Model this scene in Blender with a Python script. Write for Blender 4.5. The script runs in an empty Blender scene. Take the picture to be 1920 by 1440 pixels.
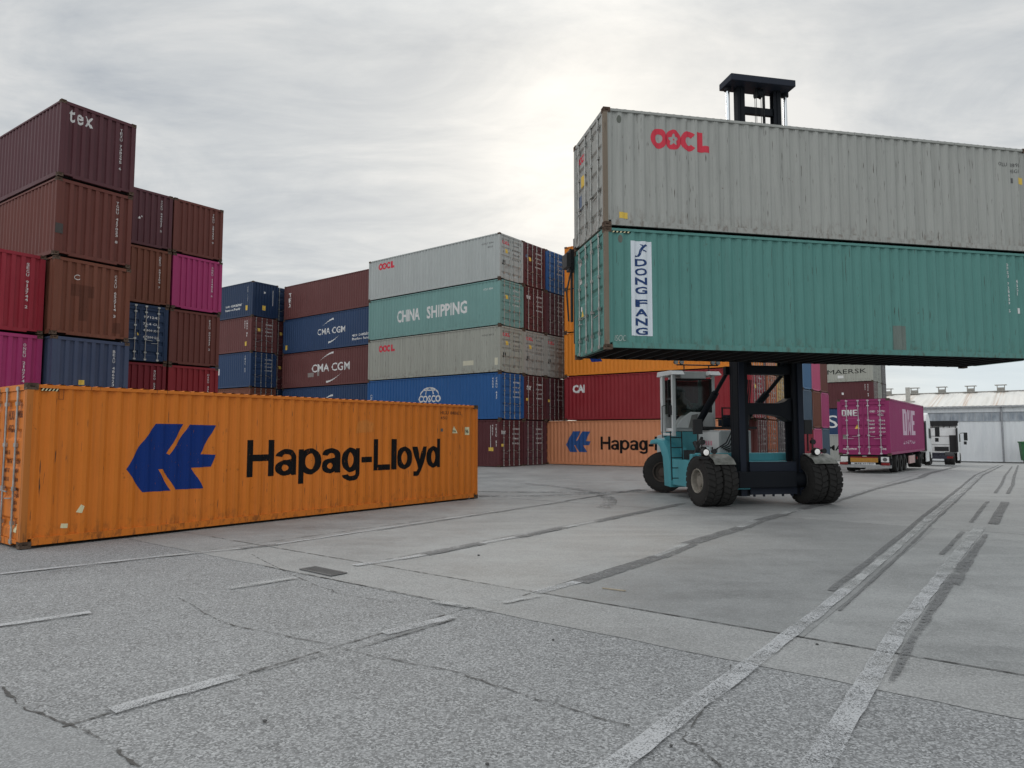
import bpy, bmesh, math, random
from mathutils import Vector, Matrix
R = math.radians
random.seed(7)
S = bpy.context.scene
COL = S.collection

# ------------------------------------------------------------------ camera, sky, sun, exposure
cam = bpy.data.cameras.new("camera"); co = bpy.data.objects.new("camera", cam); COL.objects.link(co)
cam.sensor_width = 36.0; cam.lens = 1300.0 / 1920.0 * 36.0
cam.clip_start = 0.05; cam.clip_end = 3000
co.location = (0, 0, 2.0); co.rotation_euler = (R(90 + 4.15), 0, 0)
S.camera = co
S.view_settings.view_transform = 'Standard'; S.view_settings.look = 'None'
S.view_settings.exposure = 0.07; S.view_settings.gamma = 1.0
S.view_settings.use_curve_mapping = False
S.cycles.max_bounces = 6; S.cycles.diffuse_bounces = 3; S.cycles.transparent_max_bounces = 8
S.cycles.use_denoising = True

SUN_EL, SUN_AZ = R(24.5), R(6.5)
sd = Vector((math.sin(SUN_AZ) * math.cos(SUN_EL), math.cos(SUN_AZ) * math.cos(SUN_EL), math.sin(SUN_EL)))
sl = bpy.data.lights.new("sun", 'SUN'); so = bpy.data.objects.new("sun", sl); COL.objects.link(so)
sl.energy = 0.9; sl.angle = R(18); sl.color = (1.0, 0.93, 0.82)
so.rotation_euler = sd.to_track_quat('Z', 'Y').to_euler(); so.location = (0, 0, 60)


class NT:
    """tiny helper to write node trees"""
    def __init__(s, tree): s.t = tree; s.n = tree.nodes; s.l = tree.links
    def node(s, typ, **kw):
        n = s.n.new(typ)
        for k, v in kw.items():
            if hasattr(n, k) and not k.startswith('i_'): setattr(n, k, v)
        return n
    def put(s, sock, v):
        if isinstance(v, bpy.types.NodeSocket): s.l.new(v, sock)
        elif isinstance(v, (tuple, list)) and len(v) == 3 and sock.type == 'RGBA': sock.default_value = (*v, 1)
        else: sock.default_value = v
    def math(s, op, a, b=0.0, c=None, clamp=False):
        n = s.n.new('ShaderNodeMath'); n.operation = op; n.use_clamp = clamp
        s.put(n.inputs[0], a); s.put(n.inputs[1], b)
        if c is not None: s.put(n.inputs[2], c)
        return n.outputs[0]
    def vmath(s, op, a, b=(0, 0, 0)):
        n = s.n.new('ShaderNodeVectorMath'); n.operation = op
        s.put(n.inputs[0], a); s.put(n.inputs[1], b)
        return n
    def noise(s, vec, scale, detail=4, rough=0.55, dist=0.0):
        n = s.n.new('ShaderNodeTexNoise'); s.put(n.inputs['Vector'], vec)
        n.inputs['Scale'].default_value = scale; n.inputs['Detail'].default_value = detail
        n.inputs['Roughness'].default_value = rough; n.inputs['Distortion'].default_value = dist
        return n.outputs['Fac']
    def mapping(s, vec, scale=(1, 1, 1), rot=(0, 0, 0), loc=(0, 0, 0)):
        n = s.n.new('ShaderNodeMapping'); s.put(n.inputs['Vector'], vec)
        n.inputs['Scale'].default_value = scale; n.inputs['Rotation'].default_value = rot
        n.inputs['Location'].default_value = loc
        return n.outputs[0]
    def ramp(s, fac, stops):
        n = s.n.new('ShaderNodeValToRGB'); s.put(n.inputs[0], fac)
        e = n.color_ramp.elements
        while len(e) < len(stops): e.new(0.5)
        for el, (p, c) in zip(e, stops):
            el.position = p; el.color = (c, c, c, 1) if not isinstance(c, (tuple, list)) else (*c, 1)
        return n.outputs[0]
    def mix(s, fac, a, b, blend='MIX'):
        n = s.n.new('ShaderNodeMix'); n.data_type = 'RGBA'; n.blend_type = blend
        s.put(n.inputs[0], fac); s.put(n.inputs[6], a); s.put(n.inputs[7], b)
        return n.outputs[2]


def build_world():
    w = bpy.data.worlds.new("World"); S.world = w; w.use_nodes = True
    k = NT(w.node_tree); k.n.clear()
    out = k.node('ShaderNodeOutputWorld'); bg = k.node('ShaderNodeBackground')
    k.l.new(bg.outputs[0], out.inputs[0])
    tc = k.node('ShaderNodeTexCoord')
    d = k.vmath('NORMALIZE', tc.outputs['Generated']).outputs[0]
    sep = k.node('ShaderNodeSeparateXYZ'); k.l.new(d, sep.inputs[0])
    x, y, z = sep.outputs
    zz = k.math('MAXIMUM', z, 0.0)
    den = k.math('ADD', zz, 0.16)
    cv = k.node('ShaderNodeCombineXYZ')
    k.put(cv.inputs[0], k.math('DIVIDE', x, den)); k.put(cv.inputs[1], k.math('DIVIDE', y, den))
    plane = cv.outputs[0]
    # streaky stratus: two stretched noises
    m1 = k.mapping(plane, scale=(0.85, 1.35, 1), rot=(0, 0, R(28)))
    m2 = k.mapping(plane, scale=(1.3, 3.2, 1), rot=(0, 0, R(-24)))
    n1 = k.noise(m1, 1.5, 9, 0.62, 0.8); n2 = k.noise(m2, 2.2, 8, 0.64, 0.5)
    n3 = k.noise(plane, 0.55, 3, 0.5)
    s = k.math('ADD', k.math('MULTIPLY', n1, 0.52), k.math('ADD', k.math('MULTIPLY', n2, 0.20), k.math('MULTIPLY', n3, 0.28)))
    cloud = k.ramp(s, [(0.385, (0.425, 0.455, 0.488)), (0.485, (0.555, 0.575, 0.586)), (0.585, (0.705, 0.706, 0.694))])
    # brightening round the veiled sun
    dt = k.vmath('DOT_PRODUCT', d, tuple(sd)).outputs['Value']
    dt = k.math('MAXIMUM', dt, 0.0)
    wide = k.math('POWER', dt, 9.0); mid = k.math('POWER', dt, 60.0); core = k.math('POWER', dt, 420.0)
    g = k.math('ADD', k.math('MULTIPLY', wide, 0.15), k.math('ADD', k.math('MULTIPLY', mid, 0.05), k.math('MULTIPLY', core, 0.11)))
    gl = k.mix(1.0, (1.0, 0.92, 0.74), g, 'MULTIPLY')
    cloud = k.mix(1.0, cloud, gl, 'ADD')
    # clear pale strip low on the right
    rgt = k.math('MULTIPLY', k.math('SUBTRACT', x, 0.30), 4.0, clamp=True)
    low = k.math('SUBTRACT', 1.0, k.math('MULTIPLY', zz, 3.2), clamp=True)
    cloud = k.mix(k.math('MULTIPLY', rgt, low), cloud, (0.66, 0.76, 0.83))
    # overcast sky is brighter overhead and on the side away from the thick veil
    up = k.math('MULTIPLY', k.math('SUBTRACT', zz, 0.50), 2.2, clamp=True)
    back = k.math('MULTIPLY', k.math('MULTIPLY', k.math('ADD', y, 0.15), -1.3), 1.0, clamp=True)
    lf = k.math('MAXIMUM', k.vmath('DOT_PRODUCT', d, (-0.74, -0.55, 0.38)).outputs['Value'], 0.0)
    lf = k.math('POWER', lf, 2.5)
    boost = k.math('ADD', 1.0, k.math('ADD', k.math('MULTIPLY', up, 1.00), k.math('ADD', k.math('MULTIPLY', lf, 0.95), k.math('MULTIPLY', back, 0.42))))
    rb = k.math('MULTIPLY', k.math('MULTIPLY', back, k.math('ADD', k.math('MULTIPLY', x, 1.4), 0.45), clamp=True), 0.22)
    boost = k.math('MULTIPLY', boost, k.math('SUBTRACT', 1.0, rb))
    cloud = k.mix(1.0, cloud, boost, 'MULTIPLY')
    sky = k.node('ShaderNodeTexSky'); sky.sky_type = 'NISHITA'; sky.sun_disc = False
    sky.sun_elevation = SUN_EL; sky.sun_rotation = SUN_AZ
    sk = k.mix(1.0, sky.outputs[0], (0.09, 0.09, 0.09), 'MULTIPLY')
    k.put(bg.inputs[0], k.mix(0.90, sk, cloud)); bg.inputs[1].default_value = 1.0


build_world()

# ------------------------------------------------------------------ yard grid: p runs along the lanes, q across them to the right
CU, SU_ = math.cos(R(52.35)), math.sin(R(52.35))
def pq(p, q): return (CU * p + SU_ * q, SU_ * p - CU * q)
def zg(x, y):
    p = CU * x + SU_ * y
    return -0.022 * (min(max(p, 41.0), 125.0) - 41.0)


# ------------------------------------------------------------------ materials
MATS = {}
def principled(name, base=(0.5, 0.5, 0.5), rough=0.5, metal=0.0, spec=0.5):
    m = bpy.data.materials.new(name); m.use_nodes = True
    b = m.node_tree.nodes['Principled BSDF']
    b.inputs['Base Color'].default_value = (*base, 1); b.inputs['Roughness'].default_value = rough
    b.inputs['Metallic'].default_value = metal; b.inputs['Specular IOR Level'].default_value = spec
    return m, NT(m.node_tree), b


def paint(name, rgb, rust=0.35, streak=0.30, rough=0.5, fade=0.2, scratch=0.5, bump=0.25, spec=0.28):
    """weathered paint on steel: faded patches, runs of dirt, rust blooms and scratches"""
    if name in MATS: return MATS[name]
    m, k, b = principled(name, rgb, rough, spec=spec)
    tc = k.node('ShaderNodeTexCoord'); oi = k.node('ShaderNodeObjectInfo')
    off = k.math('MULTIPLY', oi.outputs['Random'], 61.0)
    v = k.vmath('ADD', tc.outputs['Object'], off).outputs[0]
    sep = k.node('ShaderNodeSeparateXYZ'); k.l.new(tc.outputs['Object'], sep.inputs[0])
    base = rgb
    light = tuple(min(1, c * 1.10 + 0.035) for c in rgb); dark = tuple(c * 0.72 for c in rgb)
    nf = k.ramp(k.noise(v, 0.75, 5, 0.6), [(0.35, 0.0), (0.68, 1.0)])
    c = k.mix(k.math('MULTIPLY', nf, fade), base, light)
    pn = k.ramp(k.noise(k.mapping(v, scale=(2.6, 2.6, 0.08)), 1.4, 2, 0.5), [(0.40, 0.0), (0.60, 1.0)])
    c = k.mix(k.math('MULTIPLY', pn, streak * 0.55), c, dark)
    st = k.ramp(k.noise(k.mapping(v, scale=(9, 9, 0.35)), 1.6, 5, 0.65), [(0.52, 0.0), (0.78, 1.0)])
    c = k.mix(k.math('MULTIPLY', st, streak), c, tuple(x * 0.42 + 0.02 for x in rgb))
    # scratches: thin, long, few
    sc = k.ramp(k.noise(k.mapping(v, scale=(22, 22, 1.3)), 1.5, 3, 0.5), [(0.675, 0.0), (0.72, 1.0)])
    c = k.mix(k.math('MULTIPLY', sc, scratch), c, (0.045, 0.032, 0.025))
    # rust blooms
    rn = k.ramp(k.noise(v, 5.5, 9, 0.72), [(0.64, 0.0), (0.70, 1.0)])
    rn2 = k.ramp(k.noise(v, 0.9, 3, 0.6), [(0.44, 0.0), (0.66, 1.0)])
    low = k.math('SUBTRACT', 1.0, k.math('MULTIPLY', sep.outputs[2], 1.9), clamp=True)
    ln = k.ramp(k.noise(k.mapping(v, scale=(5, 5, 2.2)), 1.6, 7, 0.7), [(0.50, 0.0), (0.64, 1.0)])
    rf = k.math('ADD', k.math('MULTIPLY', k.math('MULTIPLY', rn, rn2), rust), k.math('MULTIPLY', k.math('MULTIPLY', low, ln), rust * 0.75), clamp=True)
    c = k.mix(rf, c, (0.085, 0.038, 0.018))
    k.put(b.inputs['Base Color'], c)
    k.put(b.inputs['Roughness'], k.math('ADD', k.math('MULTIPLY', nf, 0.14), k.math('ADD', rough, k.math('MULTIPLY', rf, 0.3))))
    bn = k.node('ShaderNodeBump'); bn.inputs['Strength'].default_value = bump; bn.inputs['Distance'].default_value = 0.045
    k.put(bn.inputs['Height'], k.math('ADD', k.noise(v, 1.1, 2, 0.5), k.math('MULTIPLY', k.noise(v, 9.0, 2, 0.5), 0.12)))
    k.l.new(bn.outputs[0], b.inputs['Normal'])
    MATS[name] = m
    return m


def plain(name, rgb, rough=0.6, metal=0.0, var=0.25, scale=6.0, spec=0.4):
    if name in MATS: return MATS[name]
    m, k, b = principled(name, rgb, rough, metal, spec)
    tc = k.node('ShaderNodeTexCoord')
    n = k.ramp(k.noise(tc.outputs['Object'], scale, 6, 0.65), [(0.3, 0.0), (0.7, 1.0)])
    k.put(b.inputs['Base Color'], k.mix(n, tuple(c * (1 - var) for c in rgb), tuple(min(1, c * (1 + var * 0.6)) for c in rgb)))
    k.put(b.inputs['Roughness'], k.math('ADD', rough - 0.06, k.math('MULTIPLY', n, 0.14)))
    MATS[name] = m
    return m


def decal(name, rgb, wear=0.35, rough=0.55):
    """painted lettering: faded, scratched by small gaps of darker worn paint"""
    if name in MATS: return MATS[name]
    m, k, b = principled(name, rgb, rough + 0.1, spec=0.12)
    tc = k.node('ShaderNodeTexCoord')
    v = tc.outputs['Object']
    n = k.ramp(k.noise(k.mapping(v, scale=(7, 7, 1.2)), 2.0, 6, 0.7), [(0.40, 0.0), (0.75, 1.0)])
    c = k.mix(k.math('MULTIPLY', n, wear), rgb, tuple(x * 0.6 + 0.012 for x in rgb))
    k.put(b.inputs['Base Color'], c)
    fl = k.ramp(k.noise(k.mapping(v, scale=(14, 14, 2.5)), 2.2, 6, 0.75), [(0.60, 0.0), (0.66, 1.0)])
    tr = k.node('ShaderNodeBsdfTransparent'); mx = k.node('ShaderNodeMixShader')
    k.put(mx.inputs[0], k.math('MULTIPLY', fl, min(0.85, wear * 2.0)))
    k.l.new(b.outputs[0], mx.inputs[1]); k.l.new(tr.outputs[0], mx.inputs[2]); k.l.new(mx.outputs[0], k.n['Material Output'].inputs[0])
    MATS[name] = m
    return m


def glass(name, rgb=(0.02, 0.03, 0.03)):
    if name in MATS: return MATS[name]
    m, k, b = principled(name, rgb, 0.06, 0.0, 0.6)
    tr = k.node('ShaderNodeBsdfTransparent'); tr.inputs[0].default_value = (0.72, 0.78, 0.75, 1)
    mx = k.node('ShaderNodeMixShader'); mx.inputs[0].default_value = 0.38
    k.l.new(tr.outputs[0], mx.inputs[1]); k.l.new(b.outputs[0], mx.inputs[2])
    k.l.new(mx.outputs[0], k.n['Material Output'].inputs[0])
    MATS[name] = m
    return m


def emit(name, rgb, strength):
    if name in MATS: return MATS[name]
    m, k, b = principled(name, (0.8, 0.8, 0.8), 0.2)
    b.inputs['Emission Color'].default_value = (*rgb, 1); b.inputs['Emission Strength'].default_value = strength
    MATS[name] = m
    return m


P = {
 'orange':   paint('orange_paint',   (0.65, 0.180, 0.015), 1.0, 0.34, 0.5, 0.28, 1.0, 0.40),
 'orange2':  paint('orange_paint_b', (0.70, 0.225, 0.022), 0.2, 0.25, 0.5, 0.2, 0.2),
 'salmon':   paint('faded_orange_paint', (0.58, 0.235, 0.115), 0.3, 0.15, 0.55, 0.4, 0.2),
 'grey':     paint('light_grey_paint', (0.345, 0.352, 0.330), 0.95, 0.45, 0.55, 0.35, 1.0, 0.35),
 'grey2':    paint('pale_grey_paint', (0.40, 0.43, 0.42), 0.25, 0.28, 0.5, 0.3, 0.25),
 'beige':    paint('dirty_grey_paint', (0.36, 0.37, 0.325), 0.9, 0.50, 0.6, 0.25, 0.7),
 'teal':     paint('teal_paint', (0.088, 0.238, 0.214), 0.7, 0.34, 0.5, 0.35, 0.7, 0.35),
 'teal2':    paint('pale_teal_paint', (0.17, 0.32, 0.30), 0.45, 0.30, 0.55, 0.3, 0.3),
 'blue':     paint('bright_blue_paint', (0.018, 0.10, 0.29), 0.15, 0.18, 0.45, 0.2, 0.2),
 'navy':     paint('navy_paint', (0.012, 0.032, 0.080), 0.2, 0.2, 0.45, 0.3, 0.2),
 'navy2':    paint('dark_blue_paint', (0.016, 0.045, 0.115), 0.2, 0.2, 0.45, 0.3, 0.2),
 'bluegrey': paint('blue_grey_paint', (0.052, 0.070, 0.125), 0.3, 0.25, 0.5, 0.35, 0.2),
 'maroon':   paint('maroon_paint', (0.092, 0.024, 0.028), 0.3, 0.25, 0.5, 0.3, 0.3),
 'maroon2':  paint('dull_maroon_paint', (0.125, 0.040, 0.038), 0.35, 0.3, 0.55, 0.4, 0.3),
 'plum':     paint('plum_paint', (0.092, 0.030, 0.038), 0.3, 0.25, 0.5, 0.3, 0.3),
 'brown':    paint('red_brown_paint', (0.140, 0.042, 0.032), 0.5, 0.35, 0.55, 0.3, 0.35),
 'brown2':   paint('rusty_brown_paint', (0.165, 0.056, 0.033), 0.8, 0.4, 0.6, 0.35, 0.35),
 'red':      paint('red_paint', (0.245, 0.017, 0.024), 0.3, 0.25, 0.5, 0.3, 0.3),
 'red2':     paint('dark_red_paint', (0.175, 0.012, 0.020), 0.3, 0.25, 0.5, 0.25, 0.3),
 'crimson':  paint('crimson_paint', (0.285, 0.018, 0.034), 0.3, 0.3, 0.5, 0.4, 0.3),
 'magenta':  paint('magenta_paint', (0.36, 0.034, 0.140), 0.25, 0.22, 0.45, 0.3, 0.2),
 'plum_mag': paint('deep_magenta_paint', (0.275, 0.024, 0.118), 0.25, 0.25, 0.45, 0.3, 0.2),
 'pink':     paint('faded_pink_paint', (0.47, 0.075, 0.17), 0.25, 0.2, 0.5, 0.4, 0.2),
 'slate':    paint('slate_blue_paint', (0.06, 0.10, 0.145), 0.3, 0.25, 0.5, 0.35, 0.2),
 'sky':      paint('mid_blue_paint', (0.055, 0.145, 0.27), 0.2, 0.25, 0.5, 0.35, 0.2),
 'sand':     paint('sand_paint', (0.50, 0.32, 0.10), 0.5, 0.35, 0.55, 0.35, 0.3),
 'rust_or':  paint('burnt_orange_paint', (0.40, 0.115, 0.040), 0.6, 0.3, 0.55, 0.35, 0.3),
 'darkgrey': paint('dark_grey_paint', (0.085, 0.07, 0.075), 0.3, 0.3, 0.55, 0.35, 0.2),
}
STEEL = plain('galvanised_bar', (0.42, 0.42, 0.40), 0.45, 0.7, 0.35)
CASTM = plain('rusty_casting', (0.10, 0.065, 0.045), 0.8, 0.0, 0.5, 14)
POSTRUST = paint('scuffed_post', (0.20, 0.16, 0.12), 1.0, 0.5, 0.7, 0.5, 0.6)
UNDER = plain('underframe_black', (0.012, 0.012, 0.013), 0.8)
WHITE_D = decal('white_lettering', (0.70, 0.70, 0.69), 0.3)
BLACK_D = decal('black_lettering', (0.006, 0.006, 0.007), 0.5)
BLUE_D = decal('blue_lettering', (0.008, 0.034, 0.185), 0.3)
RED_D = decal('red_lettering', (0.62, 0.055, 0.085), 0.3)
YEL_D = decal('yellow_label', (0.72, 0.50, 0.10), 0.3)
CREAM_D = decal('cream_label', (0.72, 0.66, 0.42), 0.2)
NAVY_D = decal('navy_lettering', (0.022, 0.055, 0.165), 0.4)
BROWN_D = decal('faded_brown_lettering', (0.16, 0.055, 0.03), 0.3)
GREY_D = decal('dark_grey_lettering', (0.12, 0.12, 0.12), 0.4)
PATCH_D = decal('old_paint_patch', (0.27, 0.24, 0.225), 0.4)


# ------------------------------------------------------------------ mesh building
class MB:
    def __init__(s): s.v = []; s.f = []; s.mi = []
    def add(s, vs, fs, mi=0):
        o = len(s.v); s.v += [tuple(v) for v in vs]
        for f in fs: s.f.append([o + i for i in f]); s.mi.append(mi)
        return s
    def box(s, x0, x1, y0, y1, z0, z1, mi=0):
        vs = [(x, y, z) for z in (z0, z1) for y in (y0, y1) for x in (x0, x1)]
        return s.add(vs, [(0, 2, 3, 1), (4, 5, 7, 6), (0, 1, 5, 4), (2, 6, 7, 3), (0, 4, 6, 2), (1, 3, 7, 5)], mi)
    def bar(s, a, b, w, h=None, mi=0, up=(0, 0, 1)):
        """rectangular bar from a to b"""
        h = h or w; a = Vector(a); b = Vector(b); d = (b - a).normalized(); up = Vector(up)
        if abs(d.dot(up)) > 0.98: up = Vector((0, 1, 0))
        r = d.cross(up).normalized(); u = r.cross(d)
        vs = [p + r * (i * w / 2) + u * (j * h / 2) for p in (a, b) for j in (-1, 1) for i in (-1, 1)]
        return s.add(vs, [(0, 1, 3, 2), (4, 6, 7, 5), (0, 4, 5, 1), (2, 3, 7, 6), (0, 2, 6, 4), (1, 5, 7, 3)], mi)
    def tube(s, a, b, r, r2=None, n=12, mi=0, cap=True):
        r2 = r if r2 is None else r2; a = Vector(a); b = Vector(b); d = (b - a).normalized()
        x = d.orthogonal().normalized(); y = d.cross(x)
        vs = []
        for p, rr in ((a, r), (b, r2)):
            for i in range(n):
                t = 2 * math.pi * i / n; vs.append(p + (x * math.cos(t) + y * math.sin(t)) * rr)
        fs = [(i, (i + 1) % n, n + (i + 1) % n, n + i) for i in range(n)]
        if cap: fs += [tuple(range(n - 1, -1, -1)), tuple(range(n, 2 * n))]
        return s.add(vs, fs, mi)
    def lathe(s, prof, n=24, axis='x', c=(0, 0, 0), mi=0):
        """profile of (along axis, radius)"""
        vs = []
        for (t, r) in prof:
            for i in range(n):
                a = 2 * math.pi * i / n; u, w = r * math.cos(a), r * math.sin(a)
                p = {'x': (t, u, w), 'y': (u, t, w), 'z': (u, w, t)}[axis]
                vs.append((p[0] + c[0], p[1] + c[1], p[2] + c[2]))
        fs = []
        for j in range(len(prof) - 1):
            for i in range(n):
                k = (i + 1) % n; fs.append((j * n + i, j * n + k, (j + 1) * n + k, (j + 1) * n + i))
        return s.add(vs, fs, mi)
    def prism(s, poly, axis, a, b, mi=0):
        """2D polygon extruded along axis from a to b. axis 'x': poly=(y,z); 'y': (x,z); 'z': (x,y)"""
        n = len(poly)
        def P3(t, q): return {'x': (t, q[0], q[1]), 'y': (q[0], t, q[1]), 'z': (q[0], q[1], t)}[axis]
        vs = [P3(a, q) for q in poly] + [P3(b, q) for q in poly]
        fs = [(i, (i + 1) % n, n + (i + 1) % n, n + i) for i in range(n)] + [tuple(range(n - 1, -1, -1)), tuple(range(n, 2 * n))]
        return s.add(vs, fs, mi)
    def mesh(s, name, smooth=False, bevel=0.0, normals=True):
        me = bpy.data.meshes.new(name); me.from_pydata(s.v, [], s.f)
        for p, m in zip(me.polygons, s.mi): p.material_index = m
        if normals or bevel:
            bm = bmesh.new(); bm.from_mesh(me)
            bmesh.ops.recalc_face_normals(bm, faces=bm.faces)
            if bevel:
                eds = [e for e in bm.edges if len(e.link_faces) == 2 and e.calc_face_angle(0) > 0.6]
                bmesh.ops.bevel(bm, geom=eds, offset=bevel, segments=2, affect='EDGES', profile=0.6, clamp_overlap=True)
            bm.to_mesh(me); bm.free()
        if smooth:
            for p in me.polygons: p.use_smooth = True
            try: me.set_sharp_from_angle(angle=R(38))
            except Exception: pass
        me.update()
        return me


def part(name, me, mats, parent=None, loc=None):
    o = bpy.data.objects.new(name, me); COL.objects.link(o)
    mats = mats if isinstance(mats, (list, tuple)) else [mats]
    if not me.materials:
        for m in mats: me.materials.append(m)
    else:
        for i, m in enumerate(mats):
            if i < len(o.material_slots):
                o.material_slots[i].link = 'OBJECT'; o.material_slots[i].material = m
    if parent: o.parent = parent
    if loc: o.location = loc
    return o


def thing(name, label, cat, loc=(0, 0, 0), rz=0.0, group=None):
    o = bpy.data.objects.new(name, None); COL.objects.link(o)
    o.empty_display_size = 0.2; o.location = loc; o.rotation_euler = (0, 0, rz)
    o['label'] = label; o['category'] = cat
    if group: o['group'] = group
    return o


def tag(o, label, cat, group=None):
    o['label'] = label; o['category'] = cat
    if group: o['group'] = group
    return o


def struct(o, label=None):
    o['kind'] = 'structure'
    if label: o['label'] = label
    return o


# ------------------------------------------------------------------ ground
def concrete(name, base, speck=0.0, speck_scale=60.0,  mott=0.25, stain=0.25, rough=0.85, grit=0.3, tint=(1.0, 1.0, 1.0)):
    m, k, b = principled(name, base, rough, spec=0.3)
    tc = k.node('ShaderNodeTexCoord'); v = tc.outputs['Object']
    c0 = tuple(x * (1 - mott) for x in base); c1 = tuple(min(1, x * (1 + mott * 0.8)) for x in base)
    n = k.ramp(k.math('ADD', k.math('MULTIPLY', k.noise(v, 0.55, 9, 0.68), 0.7), k.math('MULTIPLY', k.noise(v, 3.3, 7, 0.7), 0.3)), [(0.36, 0.0), (0.64, 1.0)])
    c = k.mix(n, c0, c1)
    # long pale streaks
    ln = k.ramp(k.noise(k.mapping(v, scale=(0.35, 2.6, 1), rot=(0, 0, R(8))), 0.9, 6, 0.6), [(0.45, 0.0), (0.75, 1.0)])
    c = k.mix(k.math('MULTIPLY', ln, stain), c, tuple(x * 1.25 for x in base))
    dk = k.ramp(k.noise(v, 0.23, 6, 0.65), [(0.50, 0.0), (0.72, 1.0)])
    c = k.mix(k.math('MULTIPLY', dk, stain), c, tuple(x * 0.62 for x in base))
    h = k.noise(v, 40.0, 3, 0.6)
    if speck:
        vo = k.node('ShaderNodeTexVoronoi'); vo.feature = 'F1'; k.put(vo.inputs['Vector'], v); vo.inputs['Scale'].default_value = speck_scale
        hs = k.node('ShaderNodeSeparateColor'); k.l.new(vo.outputs['Color'], hs.inputs[0])
        stone = k.ramp(hs.outputs[0], [(0.0, tuple(x * 0.12 for x in base)), (0.30, tuple(x * 0.50 for x in base)), (0.55, base), (0.80, tuple(min(1, x * 1.55) for x in base)), (1.0, tuple(min(1, x * 2.2) for x in base))])
        clump = k.ramp(k.noise(v, 7.0, 5, 0.7), [(0.30, 0.35), (0.70, 1.0)])
        c = k.mix(k.math('MULTIPLY', clump, speck), c, stone)
        pits = k.ramp(k.noise(v, speck_scale * 0.35, 3, 0.6), [(0.30, 1.0), (0.37, 0.0)])
        c = k.mix(k.math('MULTIPLY', pits, speck * 0.8), c, tuple(x * 0.22 for x in base))
        h = k.math('ADD', k.math('MULTIPLY', h, 0.5), k.math('MULTIPLY', hs.outputs[1], 0.8))
    fine = k.noise(v, 130.0, 2, 0.5)
    c = k.mix(k.math('MULTIPLY', fine, 0.35), c, tuple(x * 0.75 for x in base))
    k.put(b.inputs['Base Color'], c)
    k.put(b.inputs['Roughness'], k.math('ADD', rough - 0.12, k.math('MULTIPLY', n, 0.2)))
    bn = k.node('ShaderNodeBump'); bn.inputs['Strength'].default_value = grit; bn.inputs['Distance'].default_value = 0.01
    k.put(bn.inputs['Height'], h); k.l.new(bn.outputs[0], b.inputs['Normal'])
    return m


M_AGG = concrete('exposed_aggregate', (0.262, 0.267, 0.270), 0.85, 74.0, 0.34, 0.55, 0.9, 0.25)
M_APRON = concrete('worn_concrete', (0.285, 0.290, 0.288), 0.32, 80.0, 0.40, 0.75, 0.66, 0.2)
M_STRIP = concrete('smooth_concrete', (0.298, 0.301, 0.298), 0.42, 82.0, 0.30, 0.55, 0.8, 0.2)
M_PATCH = concrete('patch_concrete', (0.262, 0.268, 0.271), 0.50, 95.0, 0.12, 0.2, 0.85, 0.3)
M_DARKSLAB = concrete('darker_slab', (0.242, 0.247, 0.246), 0.30, 80.0, 0.36, 0.65, 0.66, 0.2)
M_TAR = concrete('bitumen_seal', (0.150, 0.152, 0.155), 0.2, 60.0, 0.25, 0.2, 0.75, 0.3)
M_CRACK = plain('crack_dirt', (0.060, 0.058, 0.055), 0.95)


def worn_paint(name, rgb, cover, scale=38.0):
    """road paint worn through to the stone underneath"""
    m, k, b = principled(name, rgb, 0.8, spec=0.3)
    tc = k.node('ShaderNodeTexCoord'); v = tc.outputs['Object']
    n = k.noise(v, scale, 4, 0.6); big = k.noise(v, 1.7, 4, 0.6)
    a = k.ramp(k.math('ADD', k.math('MULTIPLY', n, 0.6), k.math('MULTIPLY', big, 0.4)), [(cover - 0.07, 1.0), (cover + 0.07, 0.0)])
    tr = k.node('ShaderNodeBsdfTransparent'); mx = k.node('ShaderNodeMixShader')
    k.put(mx.inputs[0], a); k.l.new(tr.outputs[0], mx.inputs[1]); k.l.new(b.outputs[0], mx.inputs[2])
    k.l.new(mx.outputs[0], k.n['Material Output'].inputs[0])
    k.put(b.inputs['Base Color'], k.mix(big, tuple(x * 0.8 for x in rgb), rgb))
    return m


M_WHITE = worn_paint('worn_white_paint', (0.50, 0.51, 0.52), 0.512, 75.0)
M_FAINT = worn_paint('faint_white_paint', (0.46, 0.47, 0.47), 0.500, 60.0)
M_DARKLINE = worn_paint('scrubbed_dark_band', (0.185, 0.188, 0.190), 0.525, 30.0)
M_SEAM = worn_paint('open_seam', (0.085, 0.083, 0.080), 0.52, 9.0)


def pq_sheet(name, p0, p1, q0, q1, h, mat, label=None, wob=0.0):
    """flat sheet in yard coordinates following the fall of the ground"""
    ps = [p0] + [x for x in (41.0, 125.0) if p0 < x < p1] + [p1]
    mb = MB(); rows = []
    if wob:
        n = int((q1 - q0) / 0.25)
        qs = [q0 + (q1 - q0) * i / n for i in range(n + 1)]
    else: qs = [q0, q1]
    for p in ps:
        for q in qs:
            dp = 0
            if wob and p in (p0,): dp = wob * (math.sin(q * 3.1) * 0.5 + math.sin(q * 7.7 + 1) * 0.3 + random.uniform(-0.5, 0.5))
            x, y = pq(p + dp, q); mb.v.append((x, y, zg(x, y) + h))
    nq = len(qs)
    for i in range(len(ps) - 1):
        for j in range(nq - 1):
            mb.f.append([i * nq + j, (i + 1) * nq + j, (i + 1) * nq + j + 1, i * nq + j + 1][::-1]); mb.mi.append(0)
    o = part(name, mb.mesh(name), mat)
    for pl in o.data.polygons:
        pass
    return struct(o, label)


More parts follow.
